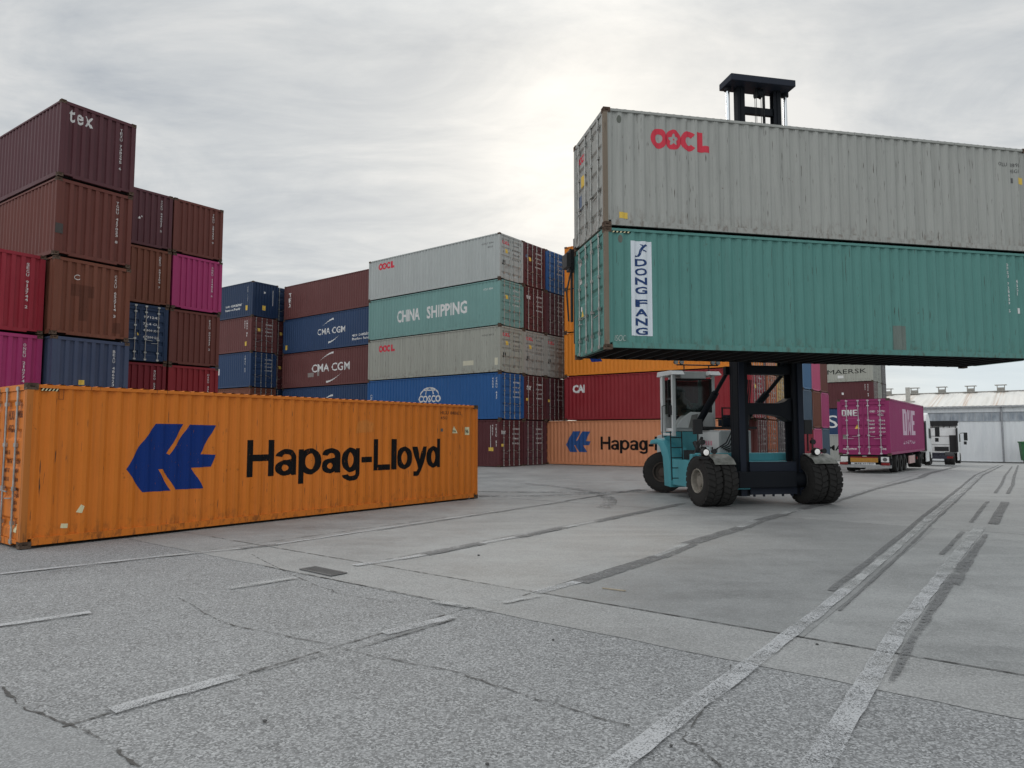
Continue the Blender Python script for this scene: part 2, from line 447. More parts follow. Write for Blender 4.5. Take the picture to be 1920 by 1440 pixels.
STRIPN = [0]
def strip(name, pts, w, h, mat, jit=0.0, step=0.5, label=None, taper=None):
    """ribbon along world points lying on the ground"""
    STRIPN[0] += 1; h = h + STRIPN[0] * 0.00011
    out = []
    for (a, b) in zip(pts[:-1], pts[1:]):
        L = math.dist(a[:2], b[:2]); n = max(1, int(L / step))
        for i in range(n): out.append((a[0] + (b[0] - a[0]) * i / n, a[1] + (b[1] - a[1]) * i / n))
    out.append(pts[-1][:2])
    mb = MB()
    for i, p in enumerate(out):
        a = out[max(0, i - 1)]; b = out[min(len(out) - 1, i + 1)]
        d = Vector((b[0] - a[0], b[1] - a[1])).normalized(); n = Vector((-d.y, d.x))
        t = i / max(1, len(out) - 1); ww = w
        if taper: ww = w * (taper[0] + (taper[1] - taper[0]) * t)
        for s in (-1, 1):
            e = ww / 2 + random.uniform(-jit, jit)
            x, y = p[0] + n.x * s * e, p[1] + n.y * s * e
            mb.v.append((x, y, zg(x, y) + h))
    for i in range(len(out) - 1): mb.f.append([2 * i, 2 * i + 1, 2 * i + 3, 2 * i + 2][::-1]); mb.mi.append(0)
    o = part(name, mb.mesh(name), mat)
    return struct(o, label)


def poly_sheet(name, pts, h, mat, label=None):
    mb = MB(); mb.add([(x, y, zg(x, y) + h) for x, y in pts], [tuple(range(len(pts)))])
    return struct(part(name, mb.mesh(name), mat), label)


pq_sheet('ground', -600, 900, -900, 900, 0.0, M_AGG, 'rough exposed aggregate paving in the foreground of the yard')
pq_sheet('concrete_apron', 7.27, 900, -900, 900, 0.004, M_APRON, 'worn smooth concrete apron beyond the drainage strip')
pq_sheet('pavement_slab', 7.29, 17.3, -5.25, -2.0, 0.008, M_DARKSLAB, 'slightly darker concrete slab right of the dashed lane line')
pq_sheet('drainage_strip', 6.18, 7.26, -14.0, 60, 0.0045, M_STRIP, 'pale smooth concrete strip crossing the yard', wob=0.018)
poly_sheet('paving_patch', [(-4.9, 6.5), (-4.05, 5.64), (-3.7, 5.36), (-3.47, 5.16), (-2.99, 4.89), (-2.36, 4.43), (-2.21, 4.19), (-1.9, 3.2), (-5.5, 3.2)], 0.004, M_PATCH, 'smoother concrete patch at the lower left')
# joints
strip('pavement_joint', [pq(7.27, -13), pq(7.27, -5), pq(7.28, -2), pq(7.27, 20)], 0.026, 0.0105, M_SEAM, 0.006, 0.12)
strip('pavement_joint', [pq(6.18, -9.6), pq(6.2, -5.3)], 0.02, 0.0085, M_SEAM, 0.008, 0.15)
for p in (17.3, 27.3, 37.3, 47.3):
    strip('pavement_joint', [pq(p, -20), pq(p, 40)], 0.022, 0.0105, M_SEAM, 0.006, 0.4)
strip('pavement_joint', [pq(3.5, 0.65), pq(7.2, 0.62)], 0.018, 0.0085, M_CRACK, 0.004, 0.2)
for q, p0, p1 in ((-5.24, 7.0, 60), (-8.45, 7.3, 60), (-11.55, 4.0, 60), (1.6, 7.3, 80)):
    strip('pavement_joint', [pq(p0, q), pq(p1, q - 0.05)], 0.018, 0.0105, M_SEAM, 0.005, 0.4)
strip('pavement_joint', [pq(2.0, -5.42), pq(6.2, -5.38)], 0.022, 0.0065, M_SEAM, 0.008, 0.12)
# cracks
def crack(pts, w=0.03):
    out = []
    for a, b in zip(pts[:-1], pts[1:]):
        n = 4
        for i in range(n):
            t = i / n; out.append((a[0] + (b[0] - a[0]) * t + random.uniform(-.02, .02), a[1] + (b[1] - a[1]) * t + random.uniform(-.02, .02)))
    out.append(pts[-1])
    return strip('pavement_crack', out, w * 0.48, 0.0065, M_SEAM, w * 0.22, 0.06)
crack([(-4.13, 8.7), (-3.25, 7.71), (-2.89, 7.39), (-2.21, 7.01), (-1.6, 6.67), (-1.48, 6.56)], 0.026)
crack([(-1.48, 6.56), (-0.94, 6.24), (-0.49, 6.01), (-0.26, 5.79), (0.12, 5.47), (0.53, 5.12), (0.81, 4.92)], 0.028)
crack([(-4.05, 5.64), (-3.7, 5.33), (-3.47, 5.16), (-3.17, 5.01), (-3.0, 4.92), (-2.71, 4.73), (-2.36, 4.43), (-2.24, 4.32)], 0.040)
crack([(1.12, 4.73), (1.21, 4.53), (1.28, 4.2)], 0.03)
crack([(1.91, 6.21), (1.69, 5.64), (1.19, 4.85), (1.12, 4.73)], 0.02)
crack([(-4.35, 11.73), (-2.99, 9.87), (-2.53, 9.29), (-2.13, 8.84), (-1.4, 8.42)], 0.022)
# painted lane lines: white dashes with scrubbed dark bands between them
def lerp(a, b, t): return (a[0] + (b[0] - a[0]) * t, a[1] + (b[1] - a[1]) * t)
for a, b, m, w in [((-2.89, 5.16), (-2.27, 5.88), M_WHITE, 0.15), ((-1.28, 7.1), (-0.64, 7.75), M_WHITE, 0.15),
                   ((-2.25, 5.92), (-1.50, 6.62), M_DARKLINE, 0.03), ((-1.46, 6.62), (-0.62, 7.66), M_DARKLINE, 0.04),
                   ((0.30, 8.88), (0.94, 9.60), M_WHITE, 0.17), ((0.92, 9.50), (2.42, 11.50), M_DARKLINE, 0.26), ((2.36, 11.50), (3.18, 12.82), M_FAINT, 0.14),
                   ((2.45, 11.40), (3.3, 12.75), M_DARKLINE, 0.15), ((3.2, 12.80), (4.95, 15.05), M_DARKLINE, 0.30), ((4.88, 15.05), (5.62, 16.2), M_FAINT, 0.14),
                   ((5.0, 14.95), (5.78, 16.15), M_DARKLINE, 0.14), ((5.7, 16.2), (6.8, 17.5), M_DARKLINE, 0.30), ((6.75, 17.5), (7.7, 18.72), M_FAINT, 0.16), ((7.7, 18.7), (9.7, 20.9), M_DARKLINE, 0.26),
                   ((9.73, 20.94), (13.74, 26.11), M_DARKLINE, 0.16), ((9.63, 21.0), (13.64, 26.17), M_FAINT, 0.10), ((13.74, 26.11), (19.14, 32.54), M_DARKLINE, 0.2), ((19.1, 32.6), (33, 52), M_DARKLINE, 0.3),
                   ((-5.9, 6.9), (-4.72, 7.93), M_WHITE, 0.13), ((-3.66, 9.14), (-3.0, 9.8), M_FAINT, 0.14), ((-2.39, 10.7), (-1.41, 11.63), M_WHITE, 0.13),
                   ((-1.45, 11.66), (-0.54, 12.85), M_DARKLINE, 0.22), ((-0.54, 12.85), (0.1, 13.64), M_WHITE, 0.12), ((0.1, 13.60), (1.14, 15.02), M_DARKLINE, 0.22),
                   ((1.14, 15.02), (1.9, 16.0), M_FAINT, 0.12), ((1.9, 16.0), (4.91, 20.15), M_DARKLINE, 0.24),
                   ((-7.3, 10.06), (-5.74, 11.48), M_WHITE, 0.10), ((-5.74, 11.48), (-4.74, 12.26), M_FAINT, 0.12), ((-4.74, 12.26), (-4.25, 12.73), M_DARKLINE, 0.18),
                   ((-4.25, 12.73), (-2.89, 14.61), M_WHITE, 0.08), ((-2.89, 14.61), (1.6, 20.94), M_FAINT, 0.10), ((-2.8, 14.55), (1.7, 20.88), M_TAR, 0.04), ((1.6, 20.94), (4.64, 25.36), M_DARKLINE, 0.12)]:
    strip('lane_line', [a, b], w, 0.0145, m, 0.012, 0.18)
R1Q = [(2.4, -2.14), (4.8, -2.15), (7.2, -2.12), (9.5, -2.13), (14.5, -2.21), (18.9, -2.32), (31, -2.55), (50, -2.95), (78, -3.55)]
R2Q = [(2.4, -1.16), (4.6, -1.18), (6.6, -1.25), (8.3, -1.29), (12.6, -1.28), (17.0, -1.25), (22.7, -1.28), (33.7, -1.36), (50, -1.75), (80, -2.5)]
def qat(tab, p):
    for (a, qa), (b, qb) in zip(tab[:-1], tab[1:]):
        if a <= p <= b: return qa + (qb - qa) * (p - a) / (b - a)
    return tab[-1][1]
def lane(tab, p0, p1, w, h, m, dq=0.0, jit=0.01, label=None, taper=None):
    n = max(2, int((p1 - p0) / 1.2)); pts = [pq(p0 + (p1 - p0) * i / n, qat(tab, p0 + (p1 - p0) * i / n) + dq) for i in range(n + 1)]
    return strip('lane_line', pts, w, h, m, jit, 0.2 if p1 < 20 else 0.5, label, taper)
lane(R1Q, 2.4, 6.25, 0.165, 0.0145, M_WHITE, label='broad worn white line running from the lower edge')
lane(R1Q, 6.25, 9.8, 0.145, 0.0145, M_WHITE); lane(R1Q, 9.8, 18.5, 0.13, 0.0145, M_FAINT); lane(R1Q, 18.5, 77, 0.16, 0.0145, M_FAINT)
lane(R1Q, 9.6, 77, 0.10, 0.0125, M_DARKLINE, -0.155, 0.012); lane(R1Q, 8.6, 77, 0.11, 0.0125, M_DARKLINE, 0.155, 0.012, taper=(0.35, 1.1))
lane(R2Q, 2.4, 7.0, 0.165, 0.0145, M_WHITE, label='second broad white line nearer the right edge')
lane(R2Q, 7.0, 11.8, 0.155, 0.0145, M_WHITE); lane(R2Q, 11.8, 15.5, 0.18, 0.0145, M_FAINT); lane(R2Q, 15.5, 18.2, 0.20, 0.0145, M_FAINT)
lane(R2Q, 6.4, 11.0, 0.10, 0.0125, M_DARKLINE, 0.15, 0.01, taper=(0.5, 1.2)); lane(R2Q, 11.0, 16.9, 0.16, 0.0125, M_DARKLINE, 0.18, 0.01, taper=(1.2, 0.5))
lane(R2Q, 13.6, 17.0, 0.08, 0.0125, M_DARKLINE, -0.22, 0.008)
lane(R2Q, 18.9, 25.2, 0.20, 0.0125, M_DARKLINE, 0.20, 0.01); lane(R2Q, 18.9, 25.2, 0.09, 0.0125, M_DARKLINE, -0.22, 0.01)
lane(R2Q, 28.8, 79, 0.12, 0.0125, M_DARKLINE, 0.16, 0.012); lane(R2Q, 28.8, 70, 0.10, 0.0125, M_DARKLINE, -0.2, 0.012)
strip('lane_line', [(-0.95, 8.45), (-0.25, 7.98)], 0.10, 0.0145, M_FAINT, 0.02, 0.1)
strip('lane_line', [(-0.1, 8.35), (0.35, 8.70)], 0.08, 0.0145, M_FAINT, 0.015, 0.1)
# tyre marks left by turning machines
M_SKID = worn_paint('tyre_rubber_trace', (0.195, 0.197, 0.200), 0.455, 14.0)
def arc(cx, cy, r, a0, a1, w):
    n = 24; pts = [(cx + r * math.cos(R(a0 + (a1 - a0) * i / n)), cy + r * math.sin(R(a0 + (a1 - a0) * i / n))) for i in range(n + 1)]
    strip('tyre_mark', pts, w, 0.018, M_SKID, 0.02, 0.4)
for a in ((-6.0, 22.0, 9.0, -20, 45, 0.40), (2.0, 36.0, 12.0, 245, 315, 0.42), (-1.0, 30.0, 7.5, 220, 320, 0.45)): arc(*a)
# dark strip along the foot of the warehouse
strip('kerb_strip', [(28.5, 101.5), (53.9, 81.9), (84.5, 58.3)], 7.0, 0.05, plain('kerb_dark', (0.07, 0.068, 0.062), 0.9), 0.15, 1.0, 'dark strip at the foot of the warehouse')
# grate in the drain
g = thing('drain_grate', 'small dark iron drain grate set in the pale concrete', 'drain grate', (-2.76, 10.27, 0.009), math.atan2(-.44, .53))
gm = MB()
for i in range(12): gm.box(-0.34 + i * 0.058, -0.34 + i * 0.058 + 0.03, -0.11, 0.11, 0.0, 0.012)
part('grate_bars', gm.mesh('grate_bars'), plain('grate_iron', (0.12, 0.12, 0.12), 0.7), g)
gm = MB(); gm.box(-0.38, 0.40, -0.14, -0.11, 0, 0.014); gm.box(-0.38, 0.40, 0.11, 0.14, 0, 0.014); gm.box(-0.38, -0.345, -0.11, 0.11, 0, 0.014); gm.box(0.365, 0.40, -0.11, 0.11, 0, 0.014)
part('grate_frame', gm.mesh('grate_frame'), plain('grate_iron', (0.12, 0.12, 0.12), 0.7), g)
gm = MB(); gm.box(-0.34, 0.36, -0.11, 0.11, -0.004, 0.002)
part('pit_shade', gm.mesh('pit_shade'), UNDER, g)  # flat black plate painted for the shade under the bars

# ------------------------------------------------------------------ shipping containers
HC, STD, W = 2.896, 2.591, 2.438
PITCH = 0.278
SIDE_F = (.072, .140, .210, .278)     # outer flat, slope, inner flat, slope
END_F = (.110, .130, .236, .256)      # end walls have steeper, wider ribs
def corr(t, depth, pitch=PITCH):
    f = END_F if pitch == END_PITCH else SIDE_F
    k = pitch / f[3]; u = (t % pitch) / k
    if u < f[0]: return 0.0
    if u < f[1]: return depth * (u - f[0]) / (f[1] - f[0])
    if u < f[2]: return depth
    return depth * (1 - (u - f[2]) / (f[3] - f[2]))
def corr_breaks(length, pitch=PITCH):
    f = END_F if pitch == END_PITCH else SIDE_F
    k = pitch / f[3]; out = []; i = 0
    while i * pitch < length:
        for b in (0, f[0] * k, f[1] * k, f[2] * k):
            t = i * pitch + b
            if t < length: out.append(t)
        i += 1
    return out + [length]

SIDE_D, END_D, END_PITCH = 0.038, 0.052, 0.2695
CM = {}
def container_meshes(L, H):
    key = (L, H)
    if key in CM: return CM[key]
    M = {}; hx, hy = L / 2, W / 2
    # frame: posts, rails, sills, headers
    f = MB()
    for sx in (-1, 1):
        for sy in (-1, 1):
            x0, x1 = sorted((sx * (hx - 0.005), sx * (hx - 0.115))); y0, y1 = sorted((sy * (hy - 0.002), sy * (hy - 0.15)))
            f.box(x0, x1, y0, y1, 0.119, H - 0.119)
    for sy in (-1, 1):
        y0, y1 = sorted((sy * (hy - 0.004), sy * (hy - 0.055)))
        f.box(-hx + 0.179, hx - 0.179, y0, y1, 0.042, 0.172)
        f.box(-hx + 0.179, hx - 0.179, y0, y1, H - 0.082, H - 0.022)
    for sx in (-1, 1):
        x0, x1 = sorted((sx * (hx - 0.006), sx * (hx - 0.11)))
        f.box(x0, x1, -hy + 0.45, hy - 0.45, 0.032, 0.15); f.box(x0, x1, -hy + 0.163, -hy + 0.45, 0.075, 0.15); f.box(x0, x1, hy - 0.45, hy - 0.163, 0.075, 0.15); f.box(x0, x1, -hy + 0.163, hy - 0.163, H - 0.125, H - 0.022)
    M['frame'] = f.mesh('container_frame')
    for nm, sy in (('side_a', -1), ('side_b', 1)):
        s = MB(); x0 = -hx + 0.11; ln = L - 0.22
        bs = corr_breaks(ln)
        for t in bs:
            y = sy * (hy - 0.020 - corr(t, SIDE_D))
            s.v += [(x0 + t, y, 0.160), (x0 + t, y, H - 0.070)]
        for i in range(len(bs) - 1):
            q = [2 * i, 2 * i + 2, 2 * i + 3, 2 * i + 1]
            s.f.append(q if sy < 0 else q[::-1]); s.mi.append(0)
        M[nm] = s.mesh('container_side', normals=False)
    r = MB(); bs = corr_breaks(L - 0.24, 0.209)
    for t in bs:
        z = H - 0.022 + 0.018 - corr(t, 0.024, 0.209)
        r.v += [(-hx + 0.12 + t, -hy + 0.03, z), (-hx + 0.12 + t, hy - 0.03, z)]
    for i in range(len(bs) - 1): r.f.append([2 * i, 2 * i + 2, 2 * i + 3, 2 * i + 1]); r.mi.append(0)
    M['roof'] = r.mesh('container_roof', normals=False)
    e = MB(); ln = W - 0.28; bs = corr_breaks(ln, END_PITCH)
    for t in bs:
        x = hx - 0.016 - corr(t, END_D, END_PITCH)
        e.v += [(x, -hy + 0.14 + t, 0.14), (x, -hy + 0.14 + t, H - 0.115)]
    for i in range(len(bs) - 1): e.f.append([2 * i, 2 * i + 2, 2 * i + 3, 2 * i + 1]); e.mi.append(0)
    M['front'] = e.mesh('container_front', normals=False)
    # door leaf: horizontal pressed grooves
    zs0, zs1 = 0.155, H - 0.130
    for nm, ya, yb in (('door_a', hy - 0.155, 0.006), ('door_b', -0.006, -hy + 0.155)):
        d = MB(); prof = [(zs0, 0.0)]; n = 5; span = (zs1 - zs0)
        for i in range(n):
            cz = zs0 + span * (i + 0.5) / n * 1.0
            prof += [(cz - 0.105, 0.0), (cz - 0.055, 0.036), (cz + 0.055, 0.036), (cz + 0.105, 0.0)]
        prof += [(zs1, 0.0)]
        y0, y1 = min(ya, yb), max(ya, yb); m = 0.055
        x = -hx + 0.030
        for z, dd in prof: d.v += [(x + dd, y1 - m, z), (x + dd, y0 + m, z)]
        for i in range(len(prof) - 1): d.f.append([2 * i, 2 * i + 1, 2 * i + 3, 2 * i + 2]); d.mi.append(0)
        d.box(x - 0.012, x + 0.045, y1 - m, y1, zs0, zs1); d.box(x - 0.012, x + 0.045, y0, y0 + m, zs0, zs1)
        d.box(x + 0.05, x + 0.055, y0, y1, zs0, zs1)
        for i in range(4):
            z = zs0 + 0.2 + (span - 0.4) * i / 3
            yh = y1 if nm == 'door_a' else y0
            d.box(x - 0.02, x - 0.0121, yh - 0.06, yh + 0.06, z - 0.045, z + 0.045)
        M[nm] = d.mesh('container_door')
    for nm, yc in (('bar1', hy - 0.44), ('bar2', 0.23), ('bar3', -0.23), ('bar4', -hy + 0.44)):
        b = MB(); x = -hx + 0.000
        b.tube((x, yc, 0.05), (x, yc, H - 0.05), 0.019, n=8)
        for z in (0.10, 0.42, 1.02, H * 0.62, H - 0.36, H - 0.09): b.box(x - 0.018, x + 0.026, yc - 0.055, yc + 0.055, z - 0.035, z + 0.035)
        sg = 1 if yc > 0 else -1
        hz = 0.86 if nm in ('bar1', 'bar4') else 0.98
        hy2 = yc - 0.42 * (1 if nm in ('bar1', 'bar3') else -1) * 1.0
        b.bar((x - 0.026, yc, hz), (x - 0.026, yc + (hy2 - yc) * 0.72, hz - 0.02), 0.03, 0.018)
        M[nm] = b.mesh('locking_bar')
    u = MB()
    n = int(L / 0.40)
    for i in range(n):
        x = -hx + 0.2 + (L - 0.4) * i / (n - 1); u.box(x - 0.03, x + 0.03, -hy + 0.06, hy - 0.06, 0.03, 0.15)
    for sy in (-1, 1):
        y0, y1 = sorted((sy * (hy - 0.0555), sy * (hy - 0.066))); u.box(-hx + 0.18, hx - 0.18, y0, y1, 0.036, 0.151)  # added black liner, keeps the underside dark in front of the painted rails
    u.box(-hx + 0.12, hx - 0.12, -hy + 0.058, hy - 0.058, 0.152, 0.168)
    M['under'] = u.mesh('container_underframe')
    CM[key] = M
    return M


CAST_ME = []
def casting_mesh():
    """corner casting with its twist-lock holes"""
    if not CAST_ME:
        bm = bmesh.new(); bmesh.ops.create_cube(bm, size=1)
        bmesh.ops.scale(bm, vec=(0.178, 0.162, 0.118), verts=bm.verts); bm.normal_update()
        for f in list(bm.faces):
            bmesh.ops.inset_region(bm, faces=[f], thickness=0.030)
            bmesh.ops.translate(bm, vec=-f.normal * 0.05, verts=f.verts)
        eds = [e for e in bm.edges if e.is_convex and e.calc_face_angle(0) > 1.2]
        bmesh.ops.bevel(bm, geom=eds, offset=0.009, segments=2, affect='EDGES')
        me = bpy.data.meshes.new('corner_casting'); bm.to_mesh(me); bm.free(); CAST_ME.append(me)
    return CAST_ME[0]
def castings(parent, L, H, mat):
    hx, hy = L / 2, W / 2
    for sx in (-1, 1):
        for sy in (-1, 1):
            for z in (0.059, H - 0.059):
                part('corner_casting', casting_mesh(), mat, parent, (sx * (hx + 0.003 - 0.089), sy * (hy + 0.003 - 0.081), z))


class Box:
    """one placed container: remembers how to put lettering on its panels"""
    def __init__(s, root, L, H, mats): s.root, s.L, s.H, s.mats = root, L, H, mats


def container(label, color, center, yaw, z=0.0, L=12.192, H=HC, group=None, detail=False, frame=None, under=True, bars=STEEL, endmat=None, tilt=None):
    M = container_meshes(L, H); m = P[color]; fm = P[frame] if frame else m
    if not detail and group and 'trailer' not in label:   # stacks are never perfectly true
        center = (center[0] + random.uniform(-.03, .03), center[1] + random.uniform(-.03, .03)); yaw += R(random.uniform(-.22, .22))
    t = thing('shipping_container', label, 'container', (center[0], center[1], z), yaw, group)
    if tilt: t.rotation_euler = (tilt[0], tilt[1], yaw)
    part('frame', M['frame'], fm, t)
    castings(t, L, H, CASTM)
    part('side_wall', M['side_a'], m, t); part('side_wall', M['side_b'], m, t)
    part('roof', M['roof'], m, t); part('front_wall', M['front'], m, t)
    for dn, bb in (('door_a', ('bar1', 'bar2')), ('door_b', ('bar3', 'bar4'))):
        d = part('door', M[dn], endmat or m, t)
        for b in bb: part('locking_bar', M[b], bars, d)
    if under: part('underframe', M['under'], UNDER if detail else UNDER, t)
    return Box(t, L, H, m)


# panel mapping: s runs left to right for someone facing the panel, z up, off outwards
def panel_point(b, panel, s, z, off, conform):
    hx, hy = b.L / 2, W / 2
    if panel in ('a', 'b'):
        x = -hx + s if panel == 'a' else hx - s
        d = 0.020 + (corr(x + hx - 0.11, SIDE_D) if conform and 0.11 < x + hx < b.L - 0.11 else 0.0)
        y = hy - d + off
        return (x, -y if panel == 'a' else y, z)
    if panel == 'door':
        dd = 0.0
        if conform:
            zs0, zs1 = 0.155, b.H - 0.130
            for i in range(5):
                cz = zs0 + (zs1 - zs0) * (i + 0.5) / 5; a = abs(z - cz)
                if a < 0.055: dd = 0.036
                elif a < 0.105: dd = 0.036 * (0.105 - a) / 0.05
        return (-hx + 0.030 + dd - off, hy - s, z)
    d = 0.016 + (corr(s - 0.14, END_D, END_PITCH) if conform and 0.14 < s < W - 0.14 else 0.0)
    return (hx - d + off, -hy + s, z)


def breaks_for(b, panel):
    if panel == 'a': return [0.11 + t for t in corr_breaks(b.L - 0.22)]
    if panel == 'b': return [b.L - 0.11 - t for t in corr_breaks(b.L - 0.22)]
    if panel == 'front': return [0.14 + t for t in corr_breaks(W - 0.28, END_PITCH)]
    return []


def apply_flat(b, panel, bm, mat, name, conform, off, ):
    """bm holds flat faces in (s,z,0); fold them onto the panel"""
    if conform:
        if bm.verts:
            s0 = min(v.co.x for v in bm.verts); s1 = max(v.co.x for v in bm.verts)
            z0 = min(v.co.y for v in bm.verts); z1 = max(v.co.y for v in bm.verts)
            if panel == 'door':
                zs0, zs1 = 0.155, b.H - 0.130
                for i in range(5):
                    cz = zs0 + (zs1 - zs0) * (i + 0.5) / 5
                    for dz in (-.105, -.055, .055, .105):
                        if z0 < cz + dz < z1:
                            bmesh.ops.bisect_plane(bm, geom=bm.verts[:] + bm.edges[:] + bm.faces[:], plane_co=(0, cz + dz, 0), plane_no=(0, 1, 0), dist=1e-6)
            for t in breaks_for(b, panel):
                if s0 < t < s1:
                    bmesh.ops.bisect_plane(bm, geom=bm.verts[:] + bm.edges[:] + bm.faces[:], plane_co=(t, 0, 0), plane_no=(1, 0, 0), dist=1e-6)
    for v in bm.verts: v.co = panel_point(b, panel, v.co.x, v.co.y, off + v.co.z, conform)
    me = bpy.data.meshes.new(name); bm.to_mesh(me); bm.free()
    return part(name, me, mat, b.root)


FONT_CACHE = {}
def text_bm(txt, bold=0.0, res=3, slant=0.0, spacing=1.0):
    key = (txt, bold, res, slant, spacing)
    if key not in FONT_CACHE:
        cu = bpy.data.curves.new('lettering', 'FONT'); cu.body = txt; cu.size = 1.0; cu.offset = bold
        cu.resolution_u = res; cu.fill_mode = 'FRONT'; cu.shear = slant; cu.space_character = spacing
        o = bpy.data.objects.new('lettering', cu); COL.objects.link(o)
        bpy.context.view_layer.update()
        me = bpy.data.meshes.new_from_object(o.evaluated_get(bpy.context.evaluated_depsgraph_get()))
        bpy.data.objects.remove(o); bpy.data.curves.remove(cu)
        FONT_CACHE[key] = me
    bm = bmesh.new(); bm.from_mesh(FONT_CACHE[key])
    bmesh.ops.remove_doubles(bm, verts=bm.verts, dist=1e-5)
    return bm


def fit(bm, s0, s1, z0, z1, rot=False):
    if rot:
        for v in bm.verts: v.co = (v.co.y, -v.co.x, 0)
    xs = [v.co.x for v in bm.verts]; ys = [v.co.y for v in bm.verts]
    ax, bx, ay, by = min(xs), max(xs), min(ys), max(ys)
    for v in bm.verts:
        v.co = (s0 + (v.co.x - ax) / max(bx - ax, 1e-6) * (s1 - s0), z0 + (v.co.y - ay) / max(by - ay, 1e-6) * (z1 - z0), 0)
    return bm


def letters(b, panel, txt, s0, s1, z0, z1, mat=WHITE_D, bold=0.02, conform=True, rot=False, off=0.004, name='lettering', res=3, slant=0.0, spacing=1.0):
    return apply_flat(b, panel, fit(text_bm(txt, bold, res, slant, spacing), s0, s1, z0, z1, rot), mat, name, conform, off)


def vletters(b, panel, txt, s0, s1, z0, z1, mat=WHITE_D, bold=0.02, conform=True, off=0.004, name='lettering', gap=0.2):
    """one letter under the other"""
    bm = bmesh.new(); n = len(txt); h = (z1 - z0) / n
    for i, ch in enumerate(txt):
        if ch == ' ': continue
        c = fit(text_bm(ch, bold, 2), s0 + (0.3 * (s1 - s0) if ch in '1I' else 0), s1 - (0.3 * (s1 - s0) if ch in '1I' else 0), z1 - h * (i + 1) + h * gap, z1 - h * i)
        me = bpy.data.meshes.new('tmp'); c.to_mesh(me); c.free(); bm.from_mesh(me); bpy.data.meshes.remove(me)
    return apply_flat(b, panel, bm, mat, name, conform, off)


def poly_decal(b, panel, polys, mat, name='marking', conform=True, off=0.004):
    if name in ('paint_patch', 'label_plate') and 1 < len(polys) < 6:
        for p in polys: poly_decal(b, panel, [p], mat, name, conform, off)
        return
    bm = bmesh.new()
    for p in polys:
        bm.faces.new([bm.verts.new((q[0], q[1], q[2] if len(q) > 2 else 0)) for q in p])
    bm.normal_update(); bmesh.ops.triangulate(bm, faces=bm.faces[:], ngon_method='EAR_CLIP')
    return apply_flat(b, panel, bm, mat, name, conform, off)


def rect(s0, s1, z0, z1): return [(s0, z0), (s1, z0), (s1, z1), (s0, z1)]
def ring(cx, cz, rx, rz, ix, iz, n=28, a0=0, a1=360):
    out = []
    for i in range(n):
        t0, t1 = R(a0 + (a1 - a0) * i / n), R(a0 + (a1 - a0) * (i + 1) / n)
        out.append([(cx + rx * math.cos(t0), cz + rz * math.sin(t0)), (cx + rx * math.cos(t1), cz + rz * math.sin(t1)),
                    (cx + ix * math.cos(t1), cz + iz * math.sin(t1)), (cx + ix * math.cos(t0), cz + iz * math.sin(t0))])
    return out
def ring_flower(cx, cz, rx, rz, n=60):
    """thick ring whose opening is a five-petalled flower"""
    out = []
    def inner(t):
        k = 0.48 + 0.13 * math.cos(5 * (t - math.pi / 2)); return (cx + rx * k * math.cos(t), cz + rz * k * math.sin(t))
    for i in range(n):
        t0, t1 = 2 * math.pi * i / n, 2 * math.pi * (i + 1) / n
        out.append([(cx + rx * math.cos(t0), cz + rz * math.sin(t0)), (cx + rx * math.cos(t1), cz + rz * math.sin(t1)), inner(t1), inner(t0)])
    return out + [[(cx + rx * .09 * math.cos(2 * math.pi * i / 8), cz + rz * .09 * math.sin(2 * math.pi * i / 8)) for i in range(8)]]
def oocl(b, panel, s0, s1, z0, z1, mat=RED_D, conform=True):
    w = s1 - s0; h = z1 - z0; cz = (z0 + z1) / 2; r = w * 0.138
    ps = ring(s0 + r, cz, r, h / 2, r * 0.42, h * 0.22) + ring_flower(s0 + w * 0.385, cz, r * 1.0, h / 2)
    ps += ring(s0 + w * 0.645, cz, r * 1.0, h / 2, r * 0.42, h * 0.22, a0=42, a1=318)
    ps += [[(s0 + w * .785, z0), (s0 + w, z0), (s0 + w, z0 + h * .33), (s0 + w * .885, z0 + h * .33), (s0 + w * .885, z1), (s0 + w * .785, z1)]]
    poly_decal(b, panel, ps, mat, 'lettering', conform)
HAPAG = [(1.73, 1.31), (1.95, 1.74), (2.27, 2.20), (2.83, 2.20), (2.50, 1.60), (2.56, 1.57), (2.95, 2.19), (3.53, 2.18), (3.2, 1.57), (3.55, 1.55),
         (3.44, 1.30), (3.02, 1.29), (3.31, .85), (2.70, .86), (2.43, 1.29), (2.33, 1.29), (2.60, .845), (2.04, .85)]
